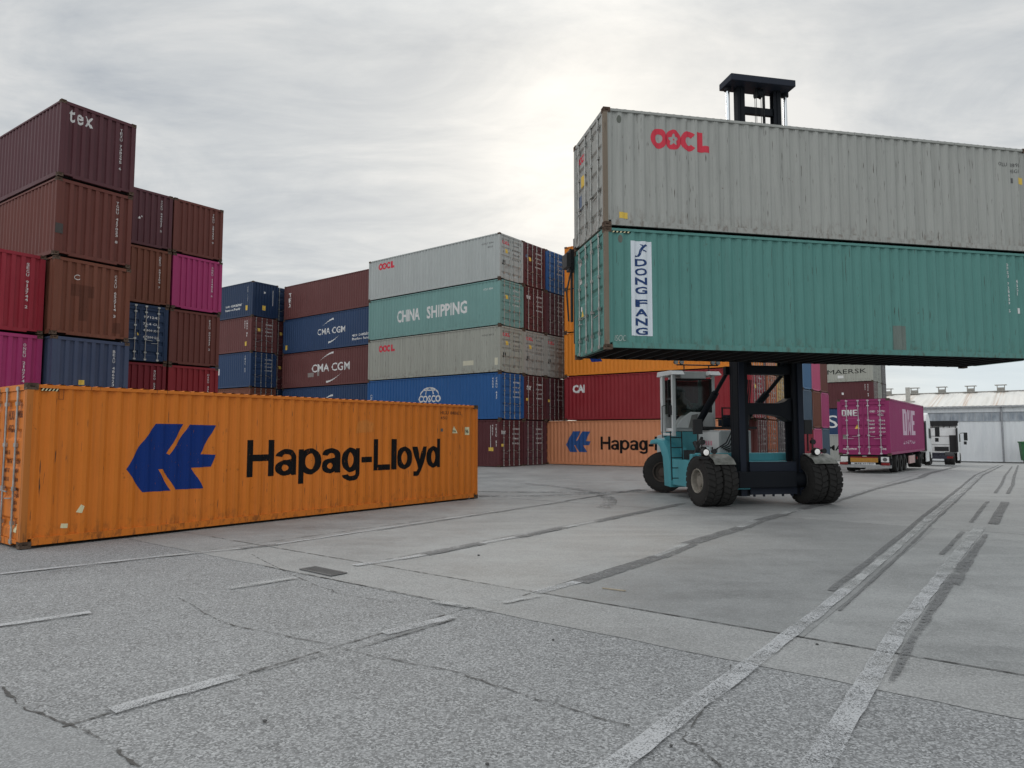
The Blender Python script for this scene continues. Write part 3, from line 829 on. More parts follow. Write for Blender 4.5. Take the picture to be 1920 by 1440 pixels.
def grotesque(ds, dz):
    """heavy grotesque letters drawn as outlines, each stroke a hair above the last"""
    ps = []
    lv = [0]
    def put(polys):
        lv[0] = (lv[0] + 1) % 6
        for p in polys: ps.append([(x + ds, z + dz, 0.0005 * lv[0]) for x, z in p])
    B, C, X, D = 1.03, 1.86, 1.64, 0.81
    put([[(4.28, B), (4.45, B), (4.45, 1.38), (4.82, 1.38), (4.82, B), (4.99, B), (4.99, C), (4.82, C), (4.82, 1.53), (4.45, 1.53), (4.45, C), (4.28, C)]])
    def a(s0, s1):
        w = s1 - s0; m = (s0 + s1) / 2
        put(ring(s0 + w * .44, 1.205, w * .44, 0.185, w * .44 - .155, 0.075, 26))
        put([[(s1 - .16, B), (s1, B), (s1, 1.46), (s1 - .16, 1.46)]])
        put(ring(m, 1.44, w * .5, 0.205, w * .5 - .16, 0.085, 18, 0, 168))
        put([[(s1 - .30, 1.27), (s1 - .1, 1.33), (s1 - .1, 1.42), (s1 - .30, 1.38)]])
    a(5.02, 5.59)
    def bowl(s0, s1): put(ring((s0 + s1) / 2, (B + X) / 2, (s1 - s0) / 2, (X - B) / 2 + .012, (s1 - s0) / 2 - .165, (X - B) / 2 - .115, 30))
    put([[(5.64, D), (5.80, D), (5.80, X - .01), (5.64, X - .01)]]); bowl(5.68, 6.29)
    a(6.32, 6.88)
    bowl(6.94, 7.47); put([[(7.36, 0.98), (7.52, 0.98), (7.52, X - .01), (7.36, X - .01)]]); put(ring(7.235, 0.985, .285, .185, .125, .065, 16, 190, 360))
    put([[(7.57, 1.255), (7.90, 1.255), (7.90, 1.40), (7.57, 1.40)]])
    put([[(7.96, B), (8.57, B), (8.57, 1.18), (8.13, 1.18), (8.13, C), (7.96, C)]])
    put([[(8.62, B), (8.78, B), (8.78, C), (8.62, C)]])
    bowl(8.81, 9.38)
    put([[(9.40, X), (9.58, X), (9.70, 1.27), (9.82, X), (9.99, X), (9.77, 0.98), (9.69, 0.87), (9.57, D), (9.46, 0.82), (9.46, 0.945), (9.55, 0.95), (9.61, 1.03)]])
    bowl(9.97, 10.50); put([[(10.38, B), (10.54, B), (10.54, C), (10.38, C)]])
    return ps
def hapag(b, panel, ds=0.0, dz=0.0, logo=BLUE_D, ink=BLACK_D):
    poly_decal(b, panel, [[(x + ds, z + dz) for x, z in HAPAG]], logo, 'logo')
    poly_decal(b, panel, grotesque(ds, dz), ink, 'lettering')
def one_logo(b, panel, s0, s1, z0, z1, mat):
    w, h = s1 - s0, z1 - z0
    def q(pts): return [(s0 + x * w, z0 + y * h) for x, y in pts]
    ps = [q([(0, 0), (.30, 0), (.30, .16), (.10, .16), (.10, 1), (0, 1)]), q([(.1001, .84), (.20, .84), (.20, .1601), (.30, .1601), (.30, .86), (.24, 1), (.1001, 1)]),
          q([(.36, 0), (.46, 0), (.46, .66), (.55, 0), (.65, 0), (.65, 1), (.55, 1), (.55, .38), (.47, 1), (.36, 1)]),
          q([(.71, 0), (1, 0), (1, .17), (.81, .17), (.81, .42), (.97, .42), (.97, .58), (.81, .58), (.81, .83), (1, .83), (1, 1), (.71, 1)])]
    poly_decal(b, panel, ps, mat, 'lettering')
def swoosh(b, panel, s0, s1, z, up, mat=WHITE_D):
    """tapering arc over or under the carrier's name"""
    ps = []; n = 14; w = s1 - s0; h = w * 0.30
    for i in range(n):
        t0, t1 = i / n, (i + 1) / n
        def pt(t, th):
            x = s0 + w * t; y = math.sin(t * math.pi * 0.5) * h; return (x, y + th * t ** 1.2 * 0.16)
        q = [pt(t0, 0), pt(t1, 0), pt(t1, 1), pt(t0, 1)]
        if up: ps.append([(x, z + y) for x, y in q])
        else: ps.append([(s0 + s1 - x, z - y) for x, y in q])
    poly_decal(b, panel, ps, mat, 'logo', True)
def stripes(b, panel, s0, s1, z0, z1):
    poly_decal(b, panel, [rect(s0, s1, z0, z1)], BLACK_D, 'hazard_stripe', False, 0.003)
    n = 5; w = (s1 - s0) / n; h = z1 - z0
    poly_decal(b, panel, [[(s0 + i * w, z0), (s0 + (i + .45) * w, z0), (s0 + (i + .45) * w + h * .6, z1), (s0 + i * w + h * .6, z1)] for i in range(n)], CREAM_D, 'hazard_stripe', False, 0.005)
def door_marks(b, dark=False, top=None, topmat=None, yellow=True, seal=False):
    ink = GREY_D if dark else WHITE_D
    if top: letters(b, 'door', top, 0.28, 0.95, b.H - 0.62, b.H - 0.40, topmat or ink, 0.03, res=1)
    for i in range(4):
        z = b.H - 0.62 - i * 0.30
        letters(b, 'door', ('%06d' % random.randint(100000, 999999)) if i == 0 else random.choice(['32500 KG', '30480 KG', '4.800 KG', '76.4 CU', '67200 LB']), 1.35, 2.05, z, z + 0.11, ink, 0.02, res=1)
    if yellow: poly_decal(b, 'door', [rect(0.62, 0.86, b.H - 1.18, b.H - 0.92)], YEL_D, 'label_plate')
    if seal: poly_decal(b, 'door', [rect(0.34, 0.60, 0.95, 1.24)], BLACK_D, 'label_plate')
def end_code(b, panel, code, s=None, z0=None, z1=None, mat=WHITE_D):
    s = (W - 0.52) if s is None else s
    vletters(b, panel, code, s, s + 0.085, z0 or b.H * 0.30, z1 or b.H * 0.88, mat, 0.015)
def side_code(b, panel, s, code, two=True):
    vletters(b, panel, code, s, s + 0.10, b.H * 0.42, b.H * 0.90, WHITE_D, 0.02)
    if two: vletters(b, panel, '45G1', s - 0.28, s - 0.20, b.H * 0.66, b.H * 0.90, WHITE_D, 0.02)


def along(x, y, yaw_deg, l, w):
    c, s = math.cos(R(yaw_deg)), math.sin(R(yaw_deg)); return (x + l * c - w * s, y + l * s + w * c)

L40 = 12.192
# ---- the orange container in the foreground
c = along(-8.515, 12.154, 52.36, L40 / 2, W / 2)
A = container('orange container lying alone in the foreground with a blue arrow logo', 'orange', c, R(52.36), 0.012, detail=True, group='orange containers with a blue arrow logo')
hapag(A, 'a')
stripes(A, 'a', 0.22, 0.50, 2.765, 2.815); stripes(A, 'door', 2.02, 2.24, 2.80, 2.86)
letters(A, 'a', 'HLXU 844863 2', 10.55, 11.45, 2.58, 2.68, BROWN_D, 0.015); letters(A, 'a', '45G1', 10.56, 10.84, 2.43, 2.52, BROWN_D, 0.015)
poly_decal(A, 'a', [[(11.02, 2.02), (11.26, 2.02), (11.14, 2.24)]], CREAM_D, 'label_plate'); letters(A, 'a', '9.6', 11.07, 11.2, 2.05, 2.12, BLACK_D, 0.01, off=0.007)
poly_decal(A, 'a', [rect(11.62, 11.80, 1.97, 2.21)], CREAM_D, 'label_plate'); letters(A, 'a', '96', 11.66, 11.77, 2.02, 2.14, BLACK_D, 0.02, off=0.007)
poly_decal(A, 'a', [rect(10.56, 10.64, 2.07, 2.16)], GREY_D, 'label_plate')
poly_decal(A, 'a', [[(0.88, 0.56), (0.97, 0.54), (1.01, 0.66), (0.95, 0.70)], [(0.63, 0.30), (0.74, 0.29), (0.75, 0.37), (0.64, 0.38)]], CREAM_D, 'label_plate')
poly_decal(A, 'a', [rect(0.50, 0.508, 2.62, 2.82), rect(0.575, 0.583, 2.62, 2.82), rect(0.508, 0.575, 2.62, 2.628)], BROWN_D, 'marking', False)
poly_decal(A, 'a', [[(7.35, 2.02), (7.9, 2.05), (7.95, 2.28), (7.7, 2.38), (7.4, 2.30)]], decal('scuffed_orange', (0.63, 0.215, 0.045), 0.4), 'paint_patch')
letters(A, 'door', 'HLXU', 1.50, 1.78, 2.25, 2.42, BROWN_D, 0.02); letters(A, 'door', '84486', 1.86, 2.20, 2.28, 2.42, BROWN_D, 0.02); letters(A, 'door', '45G1', 1.50, 1.78, 2.02, 2.16, BROWN_D, 0.02)
for i in range(4):
    letters(A, 'door', 'MAX GR', 1.42, 1.66, 1.62 - i * 0.16, 1.70 - i * 0.16, BROWN_D, 0.02, res=1)
    letters(A, 'door', '32500', 1.86, 2.12, 1.62 - i * 0.16, 1.70 - i * 0.16, BROWN_D, 0.02, res=1)
    letters(A, 'door', '71650', 1.86, 2.12, 0.98 - i * 0.12, 1.05 - i * 0.12, BROWN_D, 0.02, res=1)
poly_decal(A, 'door', [rect(2.02, 2.16, 0.26, 0.40)], CREAM_D, 'label_plate')

# ---- the two containers carried by the handler
GZ = 3.974; GY = 11.73
c = along(2.169, 15.964, GY, L40 / 2, W / 2)
G1 = container('green container held high by the container handler, white sign at its left end', 'teal', c, R(GY), GZ, detail=True, group='containers carried by the handler')
G2 = container('light grey container with red letters carried on top of the green one', 'grey', c, R(GY), GZ + HC + 0.012, detail=True, group='containers carried by the handler')
stripes(G1, 'a', 0.20, 0.66, 2.775, 2.825)
poly_decal(G1, 'a', [rect(0.655, 1.185, 0.335, 2.60)], decal('white_sign', (0.66, 0.71, 0.76), 0.15), 'sign_board', True, 0.005)
zz = 2.17
for ch in 'DONG FANG':
    if ch == ' ': zz -= 0.085; continue
    letters(G1, 'a', ch, 0.755, 1.065, zz - 0.176, zz, NAVY_D, 0.034, off=0.010); zz -= 0.222
def dolphin():
    top = [(0.80, 2.22), (0.86, 2.30), (0.885, 2.40), (0.94, 2.48), (1.03, 2.53), (1.09, 2.50)]
    bot = [(1.03, 2.475), (0.97, 2.42), (0.93, 2.36), (0.915, 2.28), (0.87, 2.23)]
    return [top + bot, [(0.94, 2.48), (0.88, 2.535), (0.97, 2.505)], [(0.96, 2.40), (1.05, 2.37), (1.07, 2.34), (0.96, 2.365)], [(0.78, 2.26), (0.75, 2.20), (0.84, 2.235)]]
poly_decal(G1, 'a', dolphin(), NAVY_D, 'emblem', True, 0.010)
vletters(G1, 'a', 'DFSU 728439 5', 11.31, 11.40, 1.25, 2.60, WHITE_D, 0.01); vletters(G1, 'a', '45G1', 11.61, 11.68, 1.72, 2.17, WHITE_D, 0.01)
poly_decal(G1, 'a', [rect(11.60, 11.70, 1.25, 1.40)], WHITE_D, 'label_plate')
letters(G1, 'a', 'ISOC', 0.24, 0.52, 0.20, 0.34, decal('chalk', (0.40, 0.46, 0.43), 0.5), 0.0, slant=0.2)
poly_decal(G1, 'a', [rect(7.74, 8.12, 0.18, 0.80)], decal('dull_patch', (0.165, 0.20, 0.182), 0.5), 'paint_patch', True, 0.003)
poly_decal(G1, 'door', [[(0.52, 1.05), (0.72, 1.05), (0.62, 1.24)]], YEL_D, 'label_plate'); poly_decal(G1, 'door', [rect(0.30, 0.48, 1.95, 2.62), rect(0.50, 0.6, 1.2, 1.32)], WHITE_D, 'label_plate')
oocl(G2, 'a', 1.20, 2.74, 2.0, 2.50, RED_D)
letters(G2, 'a', 'OCLU', 11.22, 11.50, 2.37, 2.47, GREY_D, 0.01); letters(G2, 'a', '3893', 11.60, 11.92, 2.37, 2.47, GREY_D, 0.01); letters(G2, 'a', '45G1', 11.61, 11.86, 2.20, 2.30, GREY_D, 0.01)
poly_decal(G2, 'a', [rect(11.60, 11.70, 1.92, 2.06)], GREY_D, 'label_plate'); poly_decal(G2, 'a', [rect(11.84, 12.0, 1.90, 2.08)], YEL_D, 'label_plate'); poly_decal(G2, 'a', [rect(0.38, 0.60, 0.22, 0.37)], YEL_D, 'label_plate')
oocl(G2, 'door', 0.30, 0.95, 2.2, 2.42, RED_D); poly_decal(G2, 'door', [rect(0.58, 0.90, 1.55, 1.85)], YEL_D, 'label_plate'); poly_decal(G2, 'door', [rect(0.30, 0.62, 1.0, 1.4)], decal('blue_grey_label', (0.15, 0.19, 0.28), 0.2), 'label_plate')
for b in (G1, G2):
    poly_decal(b, 'a', [[(0.40 + .055 * math.cos(t * .52), 2.63 + .10 * math.sin(t * .52)) for t in range(12)]], decal('recess_shade', (0.14, 0.15, 0.13), 0.4), 'marking', True, 0.004)  # flat dark oval, the shade of a recess put into colour
    # rubbed, rust-stained corner post at the near end
    pm = MB(); pm.box(-L40 / 2 + 0.003, -L40 / 2 + 0.10, -W / 2 - 0.0015, -W / 2 + 0.1, 0.119, HC - 0.119)
    part('corner_post', pm.mesh('corner_post'), POSTRUST, b.root)
pm = MB(); pm.box(-L40 / 2 + 0.003, -L40 / 2 + 0.10, -W / 2 - 0.0015, -W / 2 + 0.1, 0.119, HC - 0.119)
part('corner_post', pm.mesh('corner_post'), paint('scuffed_orange_post', (0.52, 0.17, 0.03), 1.0, 0.7, 0.65, 0.3, 1.0), A.root)

# ---- end-on stacks at the left (standard height, front walls towards us)
SH = 2.62
def endstack(x, y, yaw, col, back=0.0, gap=0.06): return along(x, y, yaw, col * (W + gap) + W / 2, L40 / 2 + back)
GB = 'containers in the stack at the left edge'
def b_box(label, color, col, lvl, code, flip=False, back=0.0, **k):
    cc = endstack(-14.868, 22.205, 55.45, col, back)
    b = container(label, color, cc, R(55.45 - 90 + (180 if flip else 0)), (lvl - 1) * SH, H=STD, group=GB, under=True, **k)
    if code: end_code(b, 'front', code)
    return b
b = b_box('plum maroon container topmost in the tall left stack, large white letters on its end', 'plum', 0, 5, 'TEXU 738295 6')
letters(b, 'front', 'tex', 0.27, 1.0, 1.92, 2.36, WHITE_D, 0.018, spacing=1.3)
b = b_box('red-brown container second from the top of the left stack', 'brown', 0, 4, 'TGHU 417023 8'); poly_decal(b, 'front', [rect(0.01, 0.24, 0.72, 1.05)], decal('grey_primer', (0.08, 0.075, 0.072), 0.3), 'paint_patch', False, 0.02)
b = b_box('rusty brown container with dark patches, third from the top of the left stack', 'brown2', 0, 3, 'CAXU 652714 3')
poly_decal(b, 'front', [rect(0.55, 1.25, 1.35, 1.75), rect(0.80, 1.08, 0.55, 1.35), rect(1.92, 2.14, 0.25, 0.62)], decal('dark_primer', (0.125, 0.050, 0.034), 0.3), 'paint_patch', True, 0.002)
poly_decal(b, 'front', ring(0.72, 1.98, 0.09, 0.09, 0.07, 0.07, 14, 40, 330), WHITE_D, 'marking')
b = b_box('blue-grey container under the rusty brown one in the left stack', 'bluegrey', 0, 2, 'BEAU 486923 0'); poly_decal(b, 'front', [rect(0.86, 1.02, 1.02, 1.18)], YEL_D, 'label_plate')
b_box('lowest container of the left stack, hidden behind the orange one', 'red2', 0, 1, None)
b_box('crimson container at the left edge beside the rusty brown one', 'crimson', -1, 3, 'SEGU 913744 2', back=0.45)
b_box('magenta container at the left edge under the crimson one', 'magenta', -1, 2, 'ONEU 210774 1', back=0.45)
b_box('lowest container at the left edge under the magenta one', 'brown', -1, 1, None, back=0.45)
GC = 'containers in the five high stack behind the left one'
def c_box(label, color, col, lvl, code, flip=False):
    cc = endstack(-15.796, 31.735, 52.5, col)
    b = container(label, color, cc, R(52.5 - 90 + (180 if flip else 0)), (lvl - 1) * SH, H=STD, group=GC)
    if code: end_code(b, 'front', code)
    return b
b = c_box('dark plum container at top beside the tall left stack', 'plum', -1, 5, 'TCKU 340017 5'); poly_decal(b, 'front', [[(0.92, 1.2), (1.0, 1.18), (1.02, 1.27), (0.95, 1.29)], [(1.05, 1.3), (1.12, 1.3), (1.12, 1.36), (1.05, 1.36)]], WHITE_D, 'marking')
c_box('red-brown container at top right of the stack with the magenta box', 'brown', 0, 5, 'TRHU 281453 9')
b = c_box('rust coloured container under the dark plum one', 'rust_br' if 'rust_br' in P else 'brown2', -1, 4, 'GESU 681104 7'); poly_decal(b, 'front', [rect(0.42, 1.4, 0.9, 1.5)], decal('faded_square', (0.19, 0.075, 0.055), 0.3), 'paint_patch', True, 0.002)
c_box('bright magenta container under the red-brown one against the sky', 'magenta', 0, 4, 'ONEU 114820 6')
b = c_box('navy container with its doors and locking bars facing the yard', 'navy', -1, 3, None, True); door_marks(b, yellow=False)
poly_decal(b, 'door', ring(0.62, 1.30, 0.09, 0.09, 0.0, 0.0, 12), WHITE_D, 'label_plate'); poly_decal(b, 'door', [rect(1.10, 1.22, 1.16, 1.28)], YEL_D, 'label_plate')
c_box('dark brown container under the bright magenta one', 'brown', 0, 3, 'FSCU 804417 2')
c_box('dark red container showing just above the orange one, left of its pair', 'red2', -1, 2, 'SUDU 530198 4')
c_box('red container showing just above the orange one, right of its pair', 'red', 0, 2, 'HASU 495510 3')
c_box('lowest container under the dark red one', 'navy', -1, 1, None)
c_box('lowest container under the red one', 'brown', 0, 1, None)

# ---- long-side stacks across the back (high cubes)
SP = HC + 0.012
def longstack(x, y, yaw, row, shift=0.0, L=L40): return along(x, y, yaw, L / 2 + shift, -W / 2 - row * (W + 0.06))
GF = 'containers in the navy and brown stack'
def f_box(label, color, row, lvl, flip=False, shift=0.0, **k):
    return container(label, color, longstack(-21.17, 55.9, 145, row, shift), R(145 + (180 if flip else 0)), (lvl - 1) * SP, group=GF, **k)
# flipped ones show their front wall at the right-hand corner
b = f_box('dark navy container at the top of the stack between magenta box and long maroon box', 'navy', 0, 5, True)
letters(b, 'a', 'eco container', 8.35, 10.75, 0.98, 1.25, WHITE_D, 0.02, res=1); letters(b, 'a', 'Bamboo Family', 8.35, 10.5, 0.62, 0.88, WHITE_D, 0.02, res=1)
poly_decal(b, 'a', [rect(11.25, 11.5, 0.55, 0.95)], YEL_D, 'label_plate'); side_code(b, 'a', 11.42, 'APHU 7289', False)
poly_decal(b, 'front', [rect(0.95, 1.25, 0.6, 1.0)], YEL_D, 'label_plate'); poly_decal(b, 'front', ring(1.15, 2.1, 0.09, 0.09, 0, 0, 10), WHITE_D, 'label_plate')
poly_decal(b, 'front', [rect(1.95, 2.0, 1.1, 2.4)], WHITE_D, 'lettering'); letters(b, 'a', 'M', 7.1, 7.7, 1.1, 1.6, WHITE_D, 0.04, res=1)
b = f_box('dull maroon container under the dark navy one, doors at its right end', 'maroon2', 0, 4); door_marks(b); side_code(b, 'b', 11.5, 'CMAU 41'); poly_decal(b, 'b', [rect(11.3, 11.55, 0.5, 0.85)], YEL_D, 'label_plate')
b = f_box('dark blue container third down in the navy and brown stack', 'navy2', 0, 3); door_marks(b, yellow=False); side_code(b, 'b', 11.3, 'CMAU 62', False); letters(b, 'b', 'CMA CGM', 4.2, 7.75, 1.15, 1.7, WHITE_D, 0.03, res=1)
f_box('rusty brown container barely showing under the third container down', 'brown2', 0, 2)
f_box('lowest container under the rusty brown sliver', 'maroon', 0, 1)
f_box('dark container in the second row behind the dark navy one', 'navy', 1, 5, shift=0.5)
b = f_box('dark maroon container in the second row behind the dull maroon one', 'maroon', 1, 4, shift=0.5); door_marks(b)
b = f_box('dark container in the second row, third level, behind the navy and brown stack', 'maroon', 1, 3, shift=0.5); door_marks(b)
f_box('dark container low in the second row behind the rusty brown sliver', 'navy', 1, 2, shift=0.5)
f_box('lowest container in the second row of the navy and brown stack', 'maroon', 1, 1, shift=0.5)
GE = 'containers in the stack with white arc logos'
def e_box(label, color, lvl, flip=True):
    return container(label, color, longstack(-9.709, 50.892, 142.4, 0, 0.02), R(142.4), (lvl - 1) * SP, group=GE)
b = e_box('long maroon container on top of the stack with white arc logos', 'maroon2', 5); vletters(b, 'b', 'TEX', 0.62, 0.95, 0.95, 2.25, WHITE_D, 0.03)
def cma(b, s0, s1, z0, z1):
    letters(b, 'b', 'CMA CGM', s0, s1, z0, z1, WHITE_D, 0.012, res=2)
    w = s1 - s0; swoosh(b, 'b', s0 + w * .18, s0 + w * .58, z1 + 0.18, True); swoosh(b, 'b', s0 + w * .40, s0 + w * .80, z0 - 0.18, False)
b = e_box('dark blue container with white arc logo, second from the top', 'navy2', 4); cma(b, 4.65, 8.14, 1.22, 1.72); letters(b, 'b', 'eco container', 9.0, 11.3, 0.75, 1.0, WHITE_D, 0.02, res=1); letters(b, 'b', 'Bamboo Family', 9.0, 11.1, 0.42, 0.66, WHITE_D, 0.02, res=1); poly_decal(b, 'b', [rect(0.35, 0.62, 0.35, 0.75)], YEL_D, 'label_plate')
b = e_box('maroon container with white arc logo, below the dark blue one', 'maroon2', 3); cma(b, 4.02, 8.74, 1.15, 1.80); poly_decal(b, 'b', [rect(3.5, 4.3, 0.8, 1.15), rect(4.7, 4.95, 0.85, 1.2)], PATCH_D, 'paint_patch')
b = e_box('dark blue container half hidden by the orange one, arc logo showing', 'navy2', 2); cma(b, 4.5, 8.3, 0.9, 1.45)
e_box('lowest container under the half hidden dark blue one', 'maroon', 1)

GD = 'containers in the tall stack with the pale grey boxes'
def d_box(label, color, row, lvl, shift=0.0):
    return container(label, color, longstack(-0.744, 42.254, 142.35, row, shift), R(142.35), (lvl - 1) * SP, group=GD)
b = d_box('pale grey container with red letters on top of the tall central stack', 'grey2', 0, 5); oocl(b, 'b', 1.0, 2.66, 2.10, 2.58); door_marks(b, True, None, None, True, True); oocl(b, 'door', 0.30, 1.0, 2.25, 2.48)
letters(b, 'b', 'OOLU 9264', 10.7, 11.65, 2.3, 2.42, GREY_D, 0.02, res=1); letters(b, 'b', '45G1', 11.2, 11.6, 2.05, 2.16, GREY_D, 0.02, res=1)
b = d_box('pale teal container with large white words, second from the top of the central stack', 'teal2', 0, 4)
for wd, s0, s1 in (('CHINA', 2.95, 5.2), ('SHIPPING', 5.85, 9.45)): letters(b, 'b', wd, s0, s1, 1.02, 1.86, WHITE_D, 0.028, res=2)
door_marks(b); letters(b, 'b', 'CCLU 7350', 10.8, 11.6, 2.3, 2.42, WHITE_D, 0.02, res=1)
b = d_box('stained beige-grey container with red letters, under the pale teal one', 'beige', 0, 3); oocl(b, 'b', 1.1, 2.72, 1.98, 2.46); door_marks(b, True, None, None, True, True); oocl(b, 'door', 0.30, 1.0, 2.25, 2.48)
poly_decal(b, 'b', [rect(9.1, 10.0, 0.55, 0.85), rect(11.75, 12.0, 0.45, 0.9)], decal('pale_repair_patch', (0.60, 0.58, 0.46), 0.3), 'paint_patch'); letters(b, 'b', 'OOLU 8013', 10.7, 11.65, 2.3, 2.42, GREY_D, 0.02, res=1)
b = d_box('bright blue container with white globe logo in the central stack', 'blue', 0, 2)
letters(b, 'b', 'COSCO', 5.14, 7.18, 1.20, 1.68, WHITE_D, 0.035, res=2); letters(b, 'b', 'SHIPPING', 5.22, 7.10, 0.80, 1.08, WHITE_D, 0.025, res=2)
for rx, a0, a1 in ((0.88, 8, 172), (0.42, 12, 168)): poly_decal(b, 'b', ring(6.16, 1.62, rx, 0.60, rx - 0.09, 0.52, 20, a0, a1), WHITE_D, 'logo')
poly_decal(b, 'b', [[(5.56, 1.98), (6.76, 1.98), (6.76, 2.05), (5.56, 2.05)]], WHITE_D, 'logo')
side_code(b, 'b', 11.82, 'CSNU 617', True); door_marks(b, yellow=False); vletters(b, 'b', 'CSNU', 0.28, 0.48, 0.9, 1.9, WHITE_D, 0.03)
b = d_box('maroon container at the foot of the central stack, yellow plate on its side', 'maroon', 0, 1); side_code(b, 'b', 11.85, 'TEXU 51', True); poly_decal(b, 'b', [rect(11.30, 11.68, 0.98, 1.20)], YEL_D, 'label_plate'); poly_decal(b, 'b', [rect(11.47, 11.50, 1.2, 2.55)], WHITE_D, 'lettering')
door_marks(b, yellow=False); letters(b, 'door', 'tex', 0.2, 0.66, 2.0, 2.28, WHITE_D, 0.04, res=1); poly_decal(b, 'door', [rect(0.18, 0.48, 1.25, 1.42)], YEL_D, 'label_plate')
b = d_box('maroon container at top beside the pale grey one, yellow label on its door', 'maroon', 1, 5); door_marks(b); poly_decal(b, 'door', [rect(0.3, 0.55, 1.9, 2.1)], decal('blue_grey_label', (0.15, 0.19, 0.28), 0.2), 'label_plate')
b = d_box('maroon container beside the pale teal one, small white letters on its door', 'maroon', 1, 4); door_marks(b, yellow=False); letters(b, 'door', 'tex', 0.25, 0.7, 2.05, 2.35, WHITE_D, 0.04, res=1)
b = d_box('grey container beside the stained beige-grey one, orange label on its door', 'grey', 1, 3); door_marks(b, True, None, None, True, True); oocl(b, 'door', 0.30, 1.0, 2.25, 2.48)
b = d_box('maroon container beside the bright blue one, small white letters on its door', 'maroon', 1, 2); door_marks(b, yellow=False); letters(b, 'door', 'tex', 0.3, 0.8, 1.95, 2.28, WHITE_D, 0.04, res=1); poly_decal(b, 'door', [rect(0.2, 0.48, 1.25, 1.42)], YEL_D, 'label_plate')
b = d_box('dark maroon container on the ground beside the salmon one', 'plum', 1, 1); door_marks(b, yellow=False)
b = d_box('blue container third along the top of the central stack', 'blue', 2, 5); door_marks(b, yellow=False)
b = d_box('plum container under the blue third one of the central stack', 'plum', 2, 4); door_marks(b, yellow=False)
b = d_box('grey container third along the middle of the central stack', 'grey', 2, 3); door_marks(b, True, None, None, False, True); oocl(b, 'door', 0.30, 1.0, 2.25, 2.48)
b = d_box('dark maroon container third along, its yellow plate just showing', 'plum', 2, 2); poly_decal(b, 'door', [rect(0.2, 0.48, 1.25, 1.42)], YEL_D, 'label_plate'); door_marks(b, yellow=False)
d_box('dark container on the ground beside the salmon one, third in the row', 'plum', 2, 1, 0.15)
b = d_box('slate blue container at the far end of the central stack', 'bluegrey', 3, 5); door_marks(b, yellow=False)

GH = 'containers in the orange and red stack behind the handler'
HY = -35.0; HX0, HY0 = 2.30, 46.62
def h_box(label, color, row, lvl, shift=0.0):
    # doors at the right-hand end
    cc = along(HX0, HY0, HY, L40 / 2 + shift, W / 2 + row * (W + 0.08))
    return container(label, color, cc, R(HY + 180), (lvl - 1) * SP, group=GH)
b = h_box('faded salmon container on the ground left of the handler, blue arrow logo', 'salmon', 0, 1); hapag(b, 'b', -0.22, 0.0, decal('faded_blue', (0.03, 0.085, 0.25), 0.3))
b = h_box('plain red container with three white letters behind the cab', 'red', 0, 2, 1.46); letters(b, 'b', 'CAI', 0.60, 1.50, 1.78, 2.32, WHITE_D, 0.045, res=2, spacing=0.9); door_marks(b)
b = h_box('orange container on top of the red one, behind the green load', 'orange2', 0, 3, 1.46)
poly_decal(b, 'b', [[(1.73, 1.31), (1.95, 1.74), (2.27, 2.2), (2.83, 2.2), (2.4, 1.45), (2.8, 0.85), (2.04, 0.85)]], BLUE_D, 'logo')
h_box('orange container second from the top left of the green load', 'orange2', 0, 4, 1.46)
h_box('topmost orange container, almost hidden by the green load', 'orange2', 0, 5, 1.46)
for row, cols in ((1, ('maroon2', 'maroon2', 'maroon')), (2, ('rust_or', 'rust_or', 'salmon')), (3, ('darkgrey', 'sand', 'sand'))):
    nm = {1: 'left', 2: 'middle', 3: 'right'}[row]
    adj = {'maroon2': 'dull maroon', 'maroon': 'maroon', 'rust_or': 'burnt orange', 'salmon': 'salmon', 'darkgrey': 'dark grey', 'sand': 'sandy yellow'}
    for lv, cl in enumerate(cols, 1):
        b = h_box('%s container with doors seen through the mast, %s column, %s' % (adj[cl], nm, ('on the ground', 'second up', 'third up')[lv - 1]), cl, row, lv, 0.9)
        door_marks(b, yellow=False)

GJ = 'containers seen end-on right of the mast'
JH = HC + 0.012
jd = 'right of the mast'
for col, cols in ((0, ('pink', 'slate', 'sky')), (1, ('pink', 'brown2', 'pink')), (2, ('slate', 'magenta', 'brown'))):
    lb = {(0, 0): 'faded red container on the ground just right of the mast', (0, 1): 'slate blue container second up just right of the mast', (0, 2): 'mid blue container third up just right of the mast',
          (1, 0): 'faded pink container on the ground under the rusty brown one', (1, 1): 'rusty brown container between a slate and a magenta one', (1, 2): 'faded pink container third up beside the mid blue one',
          (2, 0): 'slate container on the ground left of the magenta trailer load', (2, 1): 'magenta container second up left of the navy one', (2, 2): 'brown container third up left of the grey one'}
    for lv, cl in enumerate(cols):
        cc = along(26.2 - 3 * 2.5 * .611, 57.3 - 3 * 2.5 * .792, 52.35, col * 2.5 + W / 2, L40 / 2)
        b = container(lb[(col, lv)], 'crimson' if (col, lv) == (0, 0) else cl, cc, R(52.35 - 90), -0.43 + lv * JH, group=GJ)
        end_code(b, 'front', 'TEMU 6104')

